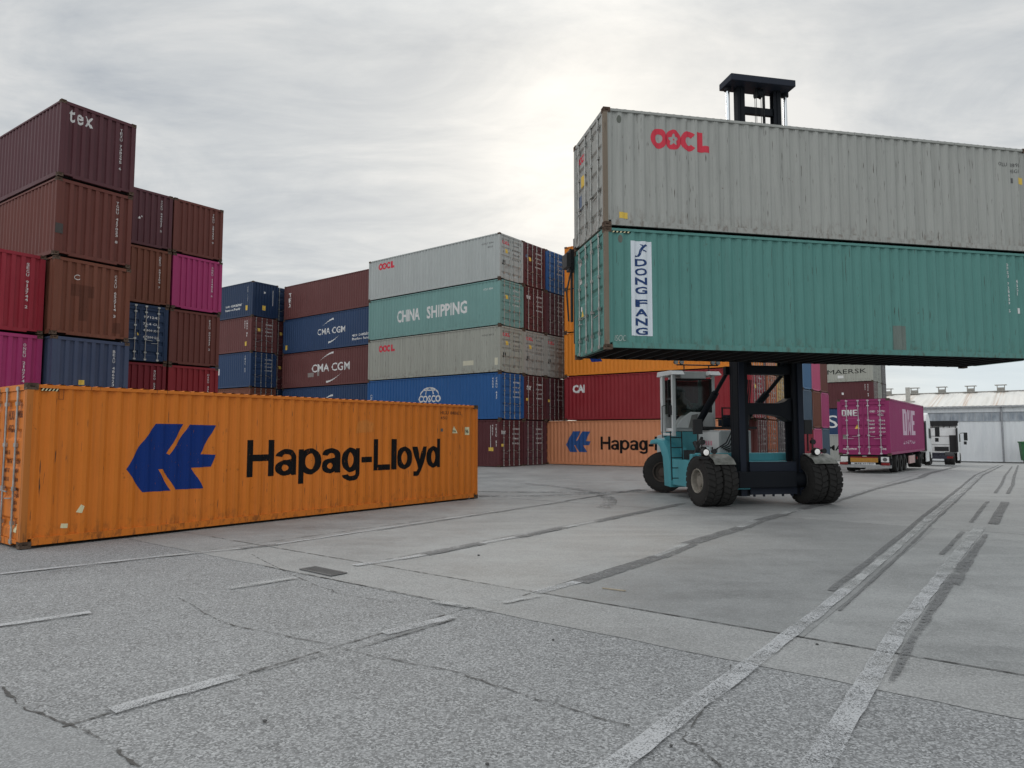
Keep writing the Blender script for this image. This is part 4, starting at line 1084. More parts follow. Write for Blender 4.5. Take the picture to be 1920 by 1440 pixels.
GK = 'containers in the far stack with the grey box'
KX, KY = 39.15, 74.95   # right-hand front corner
def k_box(label, color, row, lvl, L=6.058):
    cc = along(KX, KY, 142.35, L / 2, -W / 2 - row * (W + 0.06))
    return container(label, color, cc, R(142.35), -0.95 + (lvl - 1) * SP, L=L, group=GK)
b = k_box('grey container with black letters high above the trailer load', 'beige', 0, 4); letters(b, 'b', 'MAERSK', 1.45, 5.45, 0.92, 1.42, BLACK_D, 0.0, res=2); poly_decal(b, 'b', [rect(2.5, 3.1, 0.45, 0.75)], WHITE_D, 'label_plate')
b = k_box('dark maroon container under the grey one with black letters', 'maroon', 0, 3); poly_decal(b, 'b', [rect(2.85, 3.05, 1.5, 1.75)], WHITE_D, 'label_plate'); side_code(b, 'b', 5.45, 'GATU 83')
b = k_box('navy container beside the magenta trailer load, white letter showing', 'navy2', 0, 2); letters(b, 'b', 'S', 1.25, 2.35, 0.75, 2.15, WHITE_D, 0.0, res=3)
b = k_box('grey container on the ground beside the trailer load', 'grey', 0, 1); letters(b, 'b', 'MAERSK', 1.2, 5.3, 1.15, 1.75, BLACK_D, 0.018, res=2)
for row, cl in ((1, 'beige'), (2, 'darkgrey')):
    for lv in (3, 4):
        k_box('%s container end at the right of the far stack, %s' % ({'beige': 'dirty beige', 'darkgrey': 'dark grey'}[cl], {3: 'level with the maroon one', 4: 'level with the grey one'}[lv]), cl, row, lv)
KX2, KY2 = 48.9, 88.8
for lv, (cl, tx) in enumerate((('beige', 'lowest'), ('beige', 'middle'), ('beige', 'topmost'))):
    cc = along(KX2, KY2, 142.35, 3.03, -W / 2)
    container('%s dirty beige container in the low stack before the warehouse' % tx, cl, cc, R(142.35), -1.3 + lv * 2.6, L=6.058, H=STD, group='low stack before the warehouse')

# ------------------------------------------------------------------ container handler
HA = R(11.73)
CR = thing('container_handler', 'teal container handler with tall black mast lifting two long containers', 'container handler', (7.15, 19.85, 0), HA)
TEAL = paint('machine_teal', (0.078, 0.315, 0.365), 0.25, 0.3, 0.42, 0.25, 0.3)
MASTM = paint('mast_black', (0.007, 0.009, 0.013), 0.1, 0.2, 0.5, 0.12, 0.1, spec=0.15)
MASTN = paint('mast_navy', (0.014, 0.019, 0.032), 0.1, 0.2, 0.5, 0.15, 0.1, spec=0.2)
MGREY = paint('machine_grey', (0.40, 0.42, 0.42), 0.25, 0.3, 0.5, 0.25, 0.3)
MLIGHT = paint('machine_white', (0.58, 0.60, 0.60), 0.15, 0.2, 0.45, 0.2, 0.2)
RUBBER = plain('tyre_rubber', (0.020, 0.019, 0.018), 0.85, 0, 0.35, 9)
RIM = plain('beige_rim', (0.26, 0.24, 0.205), 0.6, 0.2, 0.3)
CHROME = plain('chrome_rod', (0.75, 0.78, 0.80), 0.15, 1.0, 0.05)
BLACKP = plain('black_plastic', (0.012, 0.012, 0.013), 0.5)
CABGL = glass('cab_glass')
LAMP = emit('lamp_lens_glow', (1.0, 0.96, 0.88), 0.18)  # faint emission that brightens the headlamp lenses


def tyre_mesh(r, w, lugs=26):
    mb = MB()
    prof = [(-w * .42, r * .46), (-w * .49, r * .58), (-w * .5, r * .82), (-w * .46, r * .92), (-w * .40, r * .955), (w * .40, r * .955), (w * .46, r * .92), (w * .5, r * .82), (w * .49, r * .58), (w * .42, r * .46)]
    mb.lathe(prof, 40, 'x')
    for i in range(lugs):
        for s in (-1, 1):
            a = 2 * math.pi * (i + (0.5 if s > 0 else 0)) / lugs; da = 2 * math.pi / lugs * 0.36
            vs = []
            for rr in (r * .93, r):
                for (x, aa) in ((s * w * .03, a - da + .05), (s * w * .03, a + da + .05), (s * w * .47, a + da - .05), (s * w * .47, a - da - .05)):
                    rr2 = rr - (0.02 * r if abs(x) > w * .3 else 0)
                    vs.append((x, rr2 * math.cos(aa), rr2 * math.sin(aa)))
            mb.add(vs, [(0, 1, 2, 3), (7, 6, 5, 4), (0, 4, 5, 1), (1, 5, 6, 2), (2, 6, 7, 3), (3, 7, 4, 0)])
    return mb.mesh('tyre', True)


def rim_mesh(r, w, sgn):
    mb = MB()
    mb.lathe([(sgn * w * .42, r * .50), (sgn * w * .50, r * .475), (sgn * w * .46, r * .43), (sgn * w * .18, r * .40), (sgn * w * .12, r * .25), (sgn * w * .30, r * .21), (sgn * w * .34, r * .12), (sgn * w * .34, 0.001)], 28, 'x')
    for i in range(10):
        a = 2 * math.pi * i / 10; mb.tube((sgn * w * .12, r * .32 * math.cos(a), r * .32 * math.sin(a)), (sgn * w * .19, r * .32 * math.cos(a), r * .32 * math.sin(a)), r * .03, n=6)
    return mb.mesh('rim', True)


TR, TW = 0.705, 0.44
tm = tyre_mesh(TR, TW); rmL = rim_mesh(TR, TW, -1); rmR = rim_mesh(TR, TW, 1)
def wheel(parent, x, y, side, steer=0.0, r=TR):
    w = part('wheel', tm, RUBBER, parent, (x, y, TR)); w.rotation_euler = (random.uniform(0, 6), 0, 0)
    w.rotation_mode = 'XYZ'; w.rotation_euler = (random.uniform(0, .2), 0, steer)
    if side: part('rim', rmL if side < 0 else rmR, RIM if not steer else plain('brown_rim', (0.075, 0.058, 0.048), 0.75), w)  # steered rear wheels get a darker brown rim
    else: part('rim', rmL, plain('shaded_rim', (0.02, 0.02, 0.02), 0.7), w)  # near-black colour paints the shade behind the mast base
    return w
for x, s in ((-1.84, -1), (-1.37, 1), (1.37, 0), (1.84, 1)): wheel(CR, x, 0.0, s)
wheel(CR, -1.0, 4.55, -1, R(52)); wheel(CR, 1.0, 4.75, 1, R(40))
# chassis
ch = MB()
ch.box(-0.95, 1.0, 0.35, 5.2, 0.62, 1.22); ch.box(-1.0, 1.0, -0.05, 0.35, 0.45, 0.95)
ch.box(-0.55, 0.65, 4.2, 6.0, 0.60, 1.55)
ch.box(-1.75, -0.95, 0.85, 1.05, 1.0, 1.42); ch.box(-1.6, 1.6, 0.75, 1.02, 1.22, 1.45)
part('chassis', ch.mesh('chassis', bevel=0.02), TEAL, CR)
ax = MB(); ax.tube((-1.6, 0, TR), (1.6, 0, TR), 0.22, n=14); part('axle', ax.mesh('axle', True), MASTM, CR)
ax = MB(); ax.box(-0.9, 0.9, -0.25, 0.25, TR - 0.2, TR + 0.25); part('axle_housing', ax.mesh('axle_housing', bevel=0.03), MASTM, CR)
ax = MB(); ax.tube((-0.9, 4.65, TR), (0.8, 4.65, TR), 0.15, n=10); part('axle', ax.mesh('axle', True), MASTM, CR)
# left flank: rear wheel arch, step box, cab pedestal
fl = MB()
prof = [(3.0, 0.30), (3.0, 0.75), (3.05, 1.15), (3.25, 1.55), (3.6, 1.78), (4.1, 1.86), (4.6, 1.80), (4.7, 1.66), (4.1, 1.70), (3.85, 1.58), (3.62, 1.25), (3.55, 0.85), (3.5, 0.32)]
fl.prism(prof, 'x', -1.46, -0.92)
part('rear_fender', fl.mesh('rear_fender', bevel=0.03, smooth=True), TEAL, CR)
bx = MB(); bx.box(-1.40, -0.80, 1.35, 3.0, 0.38, 1.20); bx.prism([(1.0, 0.55), (1.35, 0.38), (1.35, 1.2), (1.0, 1.2)], 'x', -1.40, -0.95)
sb = part('tool_box', bx.mesh('tool_box', bevel=0.025), TEAL, CR)
hd = MB(); hd.box(-1.25, -0.95, 1.32, 1.349, 0.60, 1.05); part('hatch', hd.mesh('hatch', bevel=0.01), paint('machine_teal_dark', (0.03, 0.17, 0.21), 0.3, 0.3), sb)
cp = MB(); cp.prism([(-1.40, 2.09), (-0.62, 2.09), (-0.55, 1.2), (-0.98, 1.2), (-1.02, 1.55), (-1.2, 1.78)], 'y', 2.75, 3.9)
part('cab_pedestal', cp.mesh('cab_pedestal', bevel=0.03), TEAL, CR)
en = MB(); en.box(-1.15, -0.75, 2.0, 2.7, 1.2, 1.5); en.tube((-1.2, 1.9, 1.3), (-0.8, 2.1, 1.9), 0.05); en.tube((-0.95, 1.8, 1.25), (-0.95, 2.3, 1.75), 0.07); en.box(-1.05, -0.8, 1.4, 1.75, 1.2, 1.62)
part('hydraulic_block', en.mesh('hydraulic_block', bevel=0.01), BLACKP, CR)
tk = MB(); tk.tube((-0.93, 1.45, 1.22), (-0.93, 1.45, 1.62), 0.10, n=14); part('filter_can', tk.mesh('filter_can', True), MLIGHT, CR)
# engine hood
hb = MB(); hb.prism([(1.3, 1.21), (1.3, 2.12), (4.4, 2.16), (6.0, 1.95), (6.0, 1.21)], 'x', -0.62, 0.42)
hood = part('engine_hood', hb.mesh('engine_hood', bevel=0.04), MGREY, CR)
pl = MB(); pl.prism([(1.32, 1.24), (3.2, 1.24), (3.2, 2.08), (1.32, 2.06)], 'x', -0.645, -0.621)
part('side_panel', pl.mesh('side_panel'), MLIGHT, hood)
pk = MB()
for i in range(7): pk.box(-0.652, -0.6455, 1.75 + i * 0.16, 1.85 + i * 0.16, 1.66, 1.80)
part('lettering', pk.mesh('lettering'), decal('pink_lettering', (0.62, 0.30, 0.36), 0.3), hood)
dk = MB(); dk.box(-0.75, 1.05, 2.0, 4.6, 2.17, 2.24)
for i in range(4): dk.box(-0.1 + i * 0.3, -0.06 + i * 0.3, 2.1, 2.14, 2.24, 2.85)
dk.box(-0.1, 0.84, 2.1, 2.14, 2.81, 2.85); dk.box(-0.1, 0.84, 2.1, 2.14, 2.52, 2.55)
part('walkway', dk.mesh('walkway'), BLACKP, CR)
tgm = MB(); tgm.box(-1.34, -1.28, 1.335, 1.348, 0.72, 0.86); part('label_plate', tgm.mesh('label_plate'), YEL_D, sb)
ex = MB(); ex.tube((0.30, 2.5, 2.24), (0.30, 2.5, 2.62), 0.13, n=14); ex.box(-0.05, 0.5, 2.2, 2.45, 2.26, 2.48); ex.tube((0.1, 2.3, 2.3), (0.6, 2.9, 2.35), 0.06)
part('air_filter', ex.mesh('air_filter', True), MASTN, CR)
# cab
cx0, cx1, cy0, cy1, cz0, cz1 = -1.45, 0.02, 2.75, 3.75, 2.16, 3.90
cb = MB()
for x in (cx0, cx1 - 0.10):
    for y in (cy0, cy1 - 0.10): cb.box(x, x + 0.10, y, y + 0.10, cz0, cz1)
cb.box(cx0, cx1, cy0 + 0.1, cy1, cz0 - 0.06, cz0 + 0.04); cb.box(cx0, cx1, cy1 - 0.06, cy1, cz0, cz0 + 0.9)
cb.box(cx0 - 0.12, cx0 - 0.02, cy0 - 0.22, cy0 - 0.12, cz0 - 0.22, cz1 + 0.02); cb.box(cx0 - 0.12, cx0 - 0.02, cy1 - 0.45, cy1 - 0.35, cz0 - 0.2, cz1 + 0.02)
cb.box(cx0 - 0.12, cx0 - 0.02, cy0 - 0.12, cy1 - 0.45, cz0 - 0.2, cz0 - 0.12)
cab = part('cab', cb.mesh('cab', bevel=0.012), MLIGHT, CR)
dp = MB(); dp.prism([(cx0 + 0.10, cz0 + 0.04), (cx0 + 0.10, cz0 + 0.14), (cx0 + 0.38, cz0 + 0.42), (cx0 + 0.62, cz0 + 0.56), (cx1 - 0.08, cz0 + 0.54), (cx1 - 0.08, cz0 + 0.04)], 'y', cy0 - 0.03, cy0 + 0.35)
part('front_panel', dp.mesh('front_panel', bevel=0.02), MLIGHT, cab)
gp_ = MB(); gp_.prism([(cx0 + 0.5, cz0 + 0.05), (cx0 + 0.62, cz0 + 0.46), (cx0 + 0.84, cz0 + 0.50), (cx0 + 0.76, cz0 + 0.05)], 'y', cy0 - 0.036, cy0 - 0.031); part('kick_panel', gp_.mesh('kick_panel'), plain('grey_trim', (0.20, 0.20, 0.19), 0.7), cab)
gl = MB(); gl.box(cx0 + 0.10, cx1 - 0.10, cy0 + 0.04, cy0 + 0.05, cz0 + 0.45, cz1 - 0.14)
part('windscreen', gl.mesh('windscreen'), CABGL, cab)
gl = MB(); gl.box(cx0 + 0.04, cx0 + 0.05, cy0 + 0.1, cy1 - 0.1, cz0 + 0.5, cz1 - 0.12); gl.box(cx1 - 0.05, cx1 - 0.04, cy0 + 0.1, cy1 - 0.1, cz0 + 0.5, cz1 - 0.12); gl.box(cx0 + .1, cx1 - .1, cy1 - 0.05, cy1 - 0.04, cz0 + 0.9, cz1 - 0.12)
part('side_window', gl.mesh('side_window'), CABGL, cab)
fr = MB(); fr.box(cx0 + 0.10, cx1 - 0.10, cy0 + 0.02, cy0 + 0.07, cz1 - 0.14, cz1 - 0.10); fr.box(cx0 + 0.1, cx0 + 0.14, cy0 + .02, cy0 + .07, cz0 + .45, cz1 - .14); fr.box(cx1 - 0.16, cx1 - 0.1, cy0 + .02, cy0 + .07, cz0 + .45, cz1 - .14)
fr.box(cx0 - 0.005, cx0 + 0.06, cy0 + 0.35, cy0 + 0.40, cz0 + 0.4, cz1 - 0.12); fr.box(cx0 - 0.03, cx0 + 0.02, cy0 + 0.1, cy0 + 0.42, cz0 + 0.95, cz0 + 1.02)
part('window_seal', fr.mesh('window_seal'), BLACKP, cab)
rf = MB(); rf.prism([(cy0 - 0.30, cz1 + 0.0), (cy0 - 0.12, cz1 + 0.14), (cy1 - 0.1, cz1 + 0.16), (cy1 - 0.05, cz1)], 'x', cx0 - 0.14, cx0 + 0.30)
rf.prism([(cy0 - 0.30, cz1 + 0.0), (cy0 - 0.12, cz1 + 0.14), (cy1 - 0.1, cz1 + 0.16), (cy1 - 0.05, cz1)], 'x', cx1 - 0.28, cx1 + 0.10)
rf.box(cx0 + 0.30, cx1 - 0.28, cy0 + 0.05, cy1, cz1 - 0.10, cz1 + 0.14)
part('cab_roof', rf.mesh('cab_roof', bevel=0.02), MLIGHT, cab)
st = MB(); st.box(-0.95, -0.50, 3.45, 3.9, 2.45, 2.62); st.box(-0.95, -0.50, 3.85, 3.98, 2.6, 3.35); st.box(-0.86, -0.60, 3.84, 3.95, 3.38, 3.6); st.box(-0.85, -0.6, 3.5, 3.8, 2.05, 2.45)
part('seat', st.mesh('seat', bevel=0.03), plain('seat_cloth', (0.03, 0.03, 0.035), 0.9), cab)
sw = MB(); sw.tube((-0.73, 3.05, 2.15), (-0.73, 3.2, 2.72), 0.03)
for i in range(14):
    a0, a1 = 2 * math.pi * i / 14, 2 * math.pi * (i + 1) / 14
    sw.tube((-0.73 + .2 * math.cos(a0), 3.2 + .17 * math.sin(a0), 2.74 + .09 * math.sin(a0)), (-0.73 + .2 * math.cos(a1), 3.2 + .17 * math.sin(a1), 2.74 + .09 * math.sin(a1)), 0.016, n=6)
sw.box(-0.5, -0.2, 3.0, 3.1, 2.6, 2.95)
part('steering_wheel', sw.mesh('steering_wheel'), BLACKP, cab)
lb = MB(); lb.tube((cx0 + 0.15, cy0 + 0.0, cz1 + 0.34), (cx1 + 0.12, cy0 + 0.0, cz1 + 0.34), 0.022, n=8)
for x in (cx0 + 0.4, cx1 - 0.2): lb.tube((x, cy0, cz1 + 0.14), (x, cy0, cz1 + 0.34), 0.02, n=6)
part('lamp_bar', lb.mesh('lamp_bar'), BLACKP, cab)
for x in (cx0 + 0.10, cx0 + 0.30, cx1 - 0.08, cx1 + 0.10):
    q = MB(); q.lathe([(0.06, 0.001), (0.06, 0.05), (0.0, 0.075), (-0.06, 0.07)], 12, 'y', (x, cy0 - 0.02, cz1 + 0.42))
    l_ = part('work_lamp', q.mesh('work_lamp', True), BLACKP, cab)
    q = MB(); q.lathe([(-0.061, 0.066), (-0.066, 0.001)], 12, 'y', (x, cy0 - 0.02, cz1 + 0.42)); part('lens', q.mesh('lens'), plain('lamp_glass', (0.5, 0.5, 0.5), 0.2), l_)
mcx = 0.30
# boarding ladder, hose runs and grab rail
q = MB()
for dx in (-1.62, -1.24): q.tube((dx, 2.55, 0.55), (dx, 2.62, 2.1), 0.018, n=6)
for i in range(5): q.tube((-1.62, 2.555 + i * .015, 0.62 + i * 0.32), (-1.24, 2.555 + i * .015, 0.62 + i * 0.32), 0.016, n=6)
part('ladder', q.mesh('ladder'), BLACKP, CR)
for k_ in range(6):
    q = MB(); x0 = mcx - 0.60 + k_ * 0.055; pts_ = [(x0, 0.48, 3.6), (x0 - .05, 0.62, 2.6 - .06 * k_), (x0 - .25, 1.05, 1.75 - .05 * k_), (x0 - .45, 1.7, 1.42), (x0 - .5, 2.3, 1.40)]
    for a_0, b_0 in zip(pts_[:-1], pts_[1:]): q.tube(a_0, b_0, 0.018, n=6)
    part('hydraulic_hose', q.mesh('hydraulic_hose'), BLACKP, CR)
q = MB(); q.tube((-1.72, 3.0, 1.9), (-1.72, 3.0, 2.9), 0.014, n=6); q.tube((-1.72, 3.0, 2.9), (-1.57, 3.0, 2.95), 0.014, n=6); q.tube((-1.72, 3.0, 1.9), (-1.57, 3.0, 1.95), 0.014, n=6); part('grab_rail', q.mesh('grab_rail'), BLACKP, CR)
q = MB(); q.box(-1.62, -1.56, 2.58, 2.66, 2.62, 2.92); q.tube((-1.57, 2.62, 2.75), (-1.45, 2.72, 2.75), 0.012, n=6); part('side_mirror', q.mesh('side_mirror', bevel=0.01), BLACKP, CR)
# the driver, seated behind the windscreen
DR = thing('person', 'person in dark work clothes seated at the controls inside the cab', 'person', (0, 0, 0), 0)
m_ = bpy.data.meshes.new('body'); bm = bmesh.new()
sk = bm.verts.layers.skin.new()
def jv(p, r):
    v = bm.verts.new(p); v[sk].radius = (r, r * 0.92); return v
def link(*vs):
    for a, b in zip(vs[:-1], vs[1:]): bm.edges.new((a, b))
pel = jv((0, 0.16, 0.52), .135); wai = jv((0, 0.17, 0.70), .125); che = jv((0, 0.15, 0.93), .150); nek = jv((0, 0.13, 1.10), .055); chi = jv((0, 0.10, 1.19), .072); crn = jv((0, 0.12, 1.30), .088)
link(pel, wai, che, nek, chi, crn); pel[sk].use_root = True
for sgn in (-1, 1):
    sh = jv((sgn * .19, 0.15, 1.00), .062); el = jv((sgn * .25, 0.00, 0.77), .046); wr = jv((sgn * .17, -0.22, 0.80), .030); pa = jv((sgn * .155, -0.30, 0.815), .034)
    link(che, sh, el, wr, pa)
    hp = jv((sgn * .10, 0.10, 0.50), .095); kn = jv((sgn * .15, -0.30, 0.54), .062); an = jv((sgn * .14, -0.38, 0.12), .042); to = jv((sgn * .14, -0.52, 0.07), .036)
    link(pel, hp, kn, an, to)
bm.to_mesh(m_); bm.free()
o_ = bpy.data.objects.new('body', m_); COL.objects.link(o_)
o_.modifiers.new('skin', 'SKIN'); sd_ = o_.modifiers.new('sub', 'SUBSURF'); sd_.levels = 2; sd_.render_levels = 2
bpy.context.view_layer.update()
bme = bpy.data.meshes.new_from_object(o_.evaluated_get(bpy.context.evaluated_depsgraph_get())); bpy.data.objects.remove(o_)
fg = MB()
for sgn in (-1, 1):
    for i, (l, dz) in enumerate(((.058, .03), (.068, .012), (.064, -.008), (.05, -.026))):
        p0 = Vector((sgn * .155, -0.325, 0.815 + dz)); p1 = p0 + Vector((-sgn * .02, -l * .7, .012)); p2 = p1 + Vector((-sgn * .02, -l * .1, -.026)); fg.tube(p0, p1, .0095, .0088, 8); fg.tube(p1, p2, .0088, .0075, 8)
    p0 = Vector((sgn * .15 - sgn * .02, -0.29, 0.835)); p1 = p0 + Vector((-sgn * .035, -.03, .02)); fg.tube(p0, p1, .011, .009, 8)
# eyes, nose and ears stay on the one body mesh
fg.lathe([(-.018, .001), (-.012, .012), (.02, .016)], 8, 'y', (0, 0.012, 1.245))
for sgn in (-1, 1): fg.box(sgn * .088 - .008, sgn * .088 + .008, .10, .135, 1.22, 1.28)
bb = bmesh.new(); bb.from_mesh(bme); tmp = fg.mesh('tmp'); bb.from_mesh(tmp); bb.to_mesh(bme); bb.free()
for p in bme.polygons:
    p.use_smooth = True; c_ = p.center
    p.material_index = 0 if (c_.z > 1.11 or (c_.y < -0.22 and c_.z > 0.7)) else 1
bme.materials.clear()
DX, DY, DZ = -0.73, 3.44, 2.13
body = part('body', bme, [plain('skin', (0.42, 0.22, 0.15), 0.6), plain('dark_workwear', (0.022, 0.026, 0.034), 0.85)], DR, (DX, DY, DZ))
hr = MB(); hr.lathe([(1.27, .094), (1.31, .094), (1.36, .07), (1.385, .001)], 14, 'z', (0, 0.135, 0.0)); part('hair', hr.mesh('hair', True), plain('dark_hair', (0.02, 0.014, 0.01), 0.8), body)
ey = MB()
for sgn in (-1, 1): ey.lathe([(-.006, .001), (0, .010), (.006, .001)], 8, 'y', (sgn * .034, 0.030, 1.268))
ey.box(-.025, .025, .028, .034, 1.198, 1.204)
part('face_features', ey.mesh('face_features'), plain('dark_hair', (0.02, 0.014, 0.01), 0.8), body)
DR.location = CR.location; DR.rotation_euler = CR.rotation_euler
# front mudguards with lamps and mirrors
for s in (-1, 1):
    mb = MB(); n = 10; pts = []
    for i in range(n + 1):
        a = R(35 + 95 * i / n); pts.append(((TR + 0.10) * -math.cos(a) * 1.0, TR + (TR + 0.10) * math.sin(a)))
    x0, x1 = (-1.80, -1.18) if s < 0 else (1.24, 1.96)
    pp = [(-y, z) for y, z in pts]
    a_ = [(-(TR - .12), TR + .50), (-(TR * .66), TR + .62), (-.15, TR + .745), (.40, TR + .735), (.40, TR + .715), (-.15, TR + .722), (-(TR * .67), TR + .595), (-(TR - .11), TR + .475)]
    mb.prism(a_, 'x', x0, x1)
    part('front_mudguard', mb.mesh('front_mudguard', smooth=True), plain('pale_mudguard', (0.26, 0.265, 0.24), 0.4, 0.2, 0.5), CR)
    hx_ = -1.93 if s < 0 else 1.50
    q = MB(); q.lathe([(0.10, 0.001), (0.10, 0.08), (0.02, 0.12), (-0.10, 0.11)], 16, 'y', (hx_, -0.25, TR + 0.80)); q.box(hx_ - 0.20, hx_ + 0.20, -0.32, -0.1, TR + 0.62, TR + 0.68)
    h_ = part('headlamp', q.mesh('headlamp', True), BLACKP, CR)
    q = MB(); q.lathe([(-0.101, 0.085), (-0.12, 0.05), (-0.125, 0.001)], 16, 'y', (hx_, -0.25, TR + 0.80)); part('lens', q.mesh('lens', True), LAMP, h_)
    q = MB()
    for dx, dz in ((0.30, 0.02), (-0.04, 0.28)): q.lathe([(0.05, 0.001), (0.05, 0.06), (-0.05, 0.075), (-0.05, 0.001)], 12, 'y', (hx_ + dx, -0.2, TR + 0.80 + dz))
    q.tube((hx_ - 0.04, -0.18, TR + 0.8), (hx_ - 0.04, -0.18, TR + 1.2), 0.02, n=6)
    part('marker_lamp', q.mesh('marker_lamp', True), BLACKP, CR)
    mx_ = -1.87 if s < 0 else 1.62
    q = MB(); q.tube((mx_, 0.25, TR + 0.8), (mx_, 0.25, TR + 1.45), 0.025, n=6); q.box(mx_ - 0.13, mx_ + 0.13, 0.20, 0.30, TR + 1.30, TR + 1.72)
    part('mirror', q.mesh('mirror', bevel=0.012), BLACKP, CR)
# mast: outer uprights, cross members, inner uprights, head block
mcx = 0.30
for s in (-1, 1):
    q = MB(); xo = mcx + s * 1.03; xi = mcx + s * 0.72
    x0, x1 = min(xo, xi), max(xo, xi)
    q.box(x0, x1, 0.02, 0.10, 0.26, 8.6); q.box(xo - 0.05 if s > 0 else xo, xo if s > 0 else xo + 0.05, 0.10, 0.44, 0.26, 8.6); q.box(x0, x1, 0.40, 0.46, 0.26, 8.6)
    part('mast_upright', q.mesh('mast_upright'), MASTM, CR)
    q = MB(); xa = mcx + s * 0.93 - 0.085; q.box(xa, xa + 0.17, -0.035, 0.015, 0.26, 8.6)
    part('guide_rail', q.mesh('guide_rail'), MASTN, CR)
cm = MB()
cm.prism([(-0.72, 3.74), (0.72, 3.74), (0.72, 3.99), (-0.72, 3.99)], 'y', 0.12, 0.5)
for v in range(len(cm.v)): cm.v[v] = (cm.v[v][0] + mcx, cm.v[v][1], cm.v[v][2])
part('mast_crossbar', cm.mesh('mast_crossbar', bevel=0.015), MASTM, CR); cm = MB()
arch = [(-0.72, 2.55), (-0.45, 2.58), (0.0, 2.58), (0.40, 2.52), (0.72, 2.36), (0.72, 3.06), (0.50, 2.94), (0.30, 2.90), (-0.72, 2.90)]
cm.prism([(x + mcx, z) for x, z in arch], 'y', 0.10, 0.52)
part('mast_crossbar', cm.mesh('mast_crossbar', bevel=0.015), MASTM, CR); cm = MB(); cm.box(mcx - 0.72, mcx + 0.72, 0.12, 0.5, 8.2, 8.5)
part('mast_crossbar', cm.mesh('mast_crossbar', bevel=0.015), MASTM, CR)
pb = MB(); pb.box(mcx - 0.75, mcx + 0.72, -0.06, 0.05, 0.30, 1.22); pb.box(mcx - 0.75, mcx + 0.72, -0.07, -0.061, 1.19, 1.215)
for i in range(5): pb.tube((mcx - .6 + i * .3, 0.0, 0.24), (mcx - .6 + i * .3, 0.0, 0.31), 0.035, n=8)
part('mast_base_plate', pb.mesh('mast_base_plate', bevel=0.012), MASTN, CR)
for s in (-1, 1):
    q = MB(); xa, xb = mcx + s * 0.72, mcx + s * 0.48; x0, x1 = min(xa, xb), max(xa, xb)
    q.box(x0, x1, 0.18, 0.22, 4.0, 12.36); q.box(x0, x1, 0.36, 0.40, 4.0, 12.36); q.box(min(xa, xa - s * .05), max(xa, xa - s * .05), 0.22, 0.36, 4.0, 12.36)
    q.box(x0 + 0.10, x1 - 0.10, 0.155, 0.18, 4.0, 12.36)
    part('inner_upright', q.mesh('inner_upright'), MASTM, CR)
    q = MB(); q.tube((mcx + s * 0.95, 0.33, 8.0), (mcx + s * 0.95, 0.33, 12.3), 0.055, n=14); part('lift_rod', q.mesh('lift_rod', True), CHROME, CR)
    q = MB(); q.tube((mcx + s * 0.95, 0.33, 1.0), (mcx + s * 0.95, 0.33, 8.0), 0.09, n=14); part('lift_cylinder', q.mesh('lift_cylinder', True), MASTM, CR)
    q = MB(); q.tube((mcx + s * 0.95, 0.33, 12.24), (mcx + s * 0.95, 0.33, 12.38), 0.11, n=12); part('rod_end', q.mesh('rod_end', True), MASTM, CR)
hbk = MB(); hbk.box(mcx - 1.10, mcx + 1.0, -0.16, 0.56, 12.33, 12.53)
part('mast_head', hbk.mesh('mast_head', bevel=0.02), MASTN, CR)
q = MB(); q.box(mcx - 0.48, mcx + 0.48, 0.24, 0.36, 11.56, 11.78); part('inner_crossbar', q.mesh('inner_crossbar', bevel=0.01), MASTM, CR)
q = MB(); q.lathe([(-0.08, 0.001), (-0.08, 0.15), (-0.05, 0.125), (0.05, 0.125), (0.08, 0.15), (0.08, 0.001)], 18, 'x', (mcx - 0.02, 0.20, 12.18)); part('chain_sheave', q.mesh('chain_sheave', True), MASTM, CR)
q = MB(); q.box(mcx + 0.30, mcx + 0.35, 0.44, 0.50, 9.0, 12.37); part('hose_guide', q.mesh('hose_guide'), MASTM, CR)
q = MB()
for x in (-0.20, -0.15, 0.00, 0.05, 0.10): q.tube((mcx + x, 0.10, 9.0), (mcx + x, 0.10, 12.3), 0.009, n=6)
part('lift_chain', q.mesh('lift_chain'), BLACKP, CR)
for s, x0, x1 in ((-1, -0.72, -0.62), (1, 1.12, 0.92)):
    q = MB(); q.tube((x0, 0.55, 3.86), (x0 + (x1 - x0) * .45, 0.55 + 2.15 * .45, 3.86 - 1.52 * .45), 0.06, n=12); q.tube((x0 + (x1 - x0) * .4, 0.55 + 2.15 * .4, 3.86 - 1.52 * .4), (x1, 2.70, 2.34), 0.105, n=12); q.box(x0 - .1, x0 + .1, 0.5, 0.66, 3.74, 3.98); q.box(x1 - .12, x1 + .12, 2.6, 2.8, 2.1, 2.45)
    part('tilt_cylinder', q.mesh('tilt_cylinder', True), MASTM, CR)
# spreader behind the containers, gripping the upper corner castings of the green one
SPD = 0.43
q = MB(); yb0, yb1 = -0.335, -0.10
q.box(SPD - 5.9, SPD + 5.9, yb0, yb1, 6.30, 6.62); q.box(SPD - 2.0, SPD + 2.0, yb0, yb1, 5.2, 6.30); q.box(SPD - 1.6, SPD + 1.6, yb0, 0.0, 4.3, 5.2)
for s in (-1, 1):
    xe = SPD + s * 6.02
    q.box(min(xe, xe - s * .5), max(xe, xe - s * .5), yb0 + 0.01, yb1 + 0.1, 4.45, 7.35)
    q.box(min(xe + s * .18, xe - s * .4), max(xe + s * .18, xe - s * .4), yb0 - 0.12 if False else yb0 + 0.005, yb1 + 0.16, 6.42, 6.98)
    q.box(min(xe + s * .10, xe + s * .16), max(xe + s * .10, xe + s * .16), yb0 + .02, yb0 + .1, 5.0, 6.5)
part('spreader', q.mesh('spreader', bevel=0.015), BLACKP, CR)
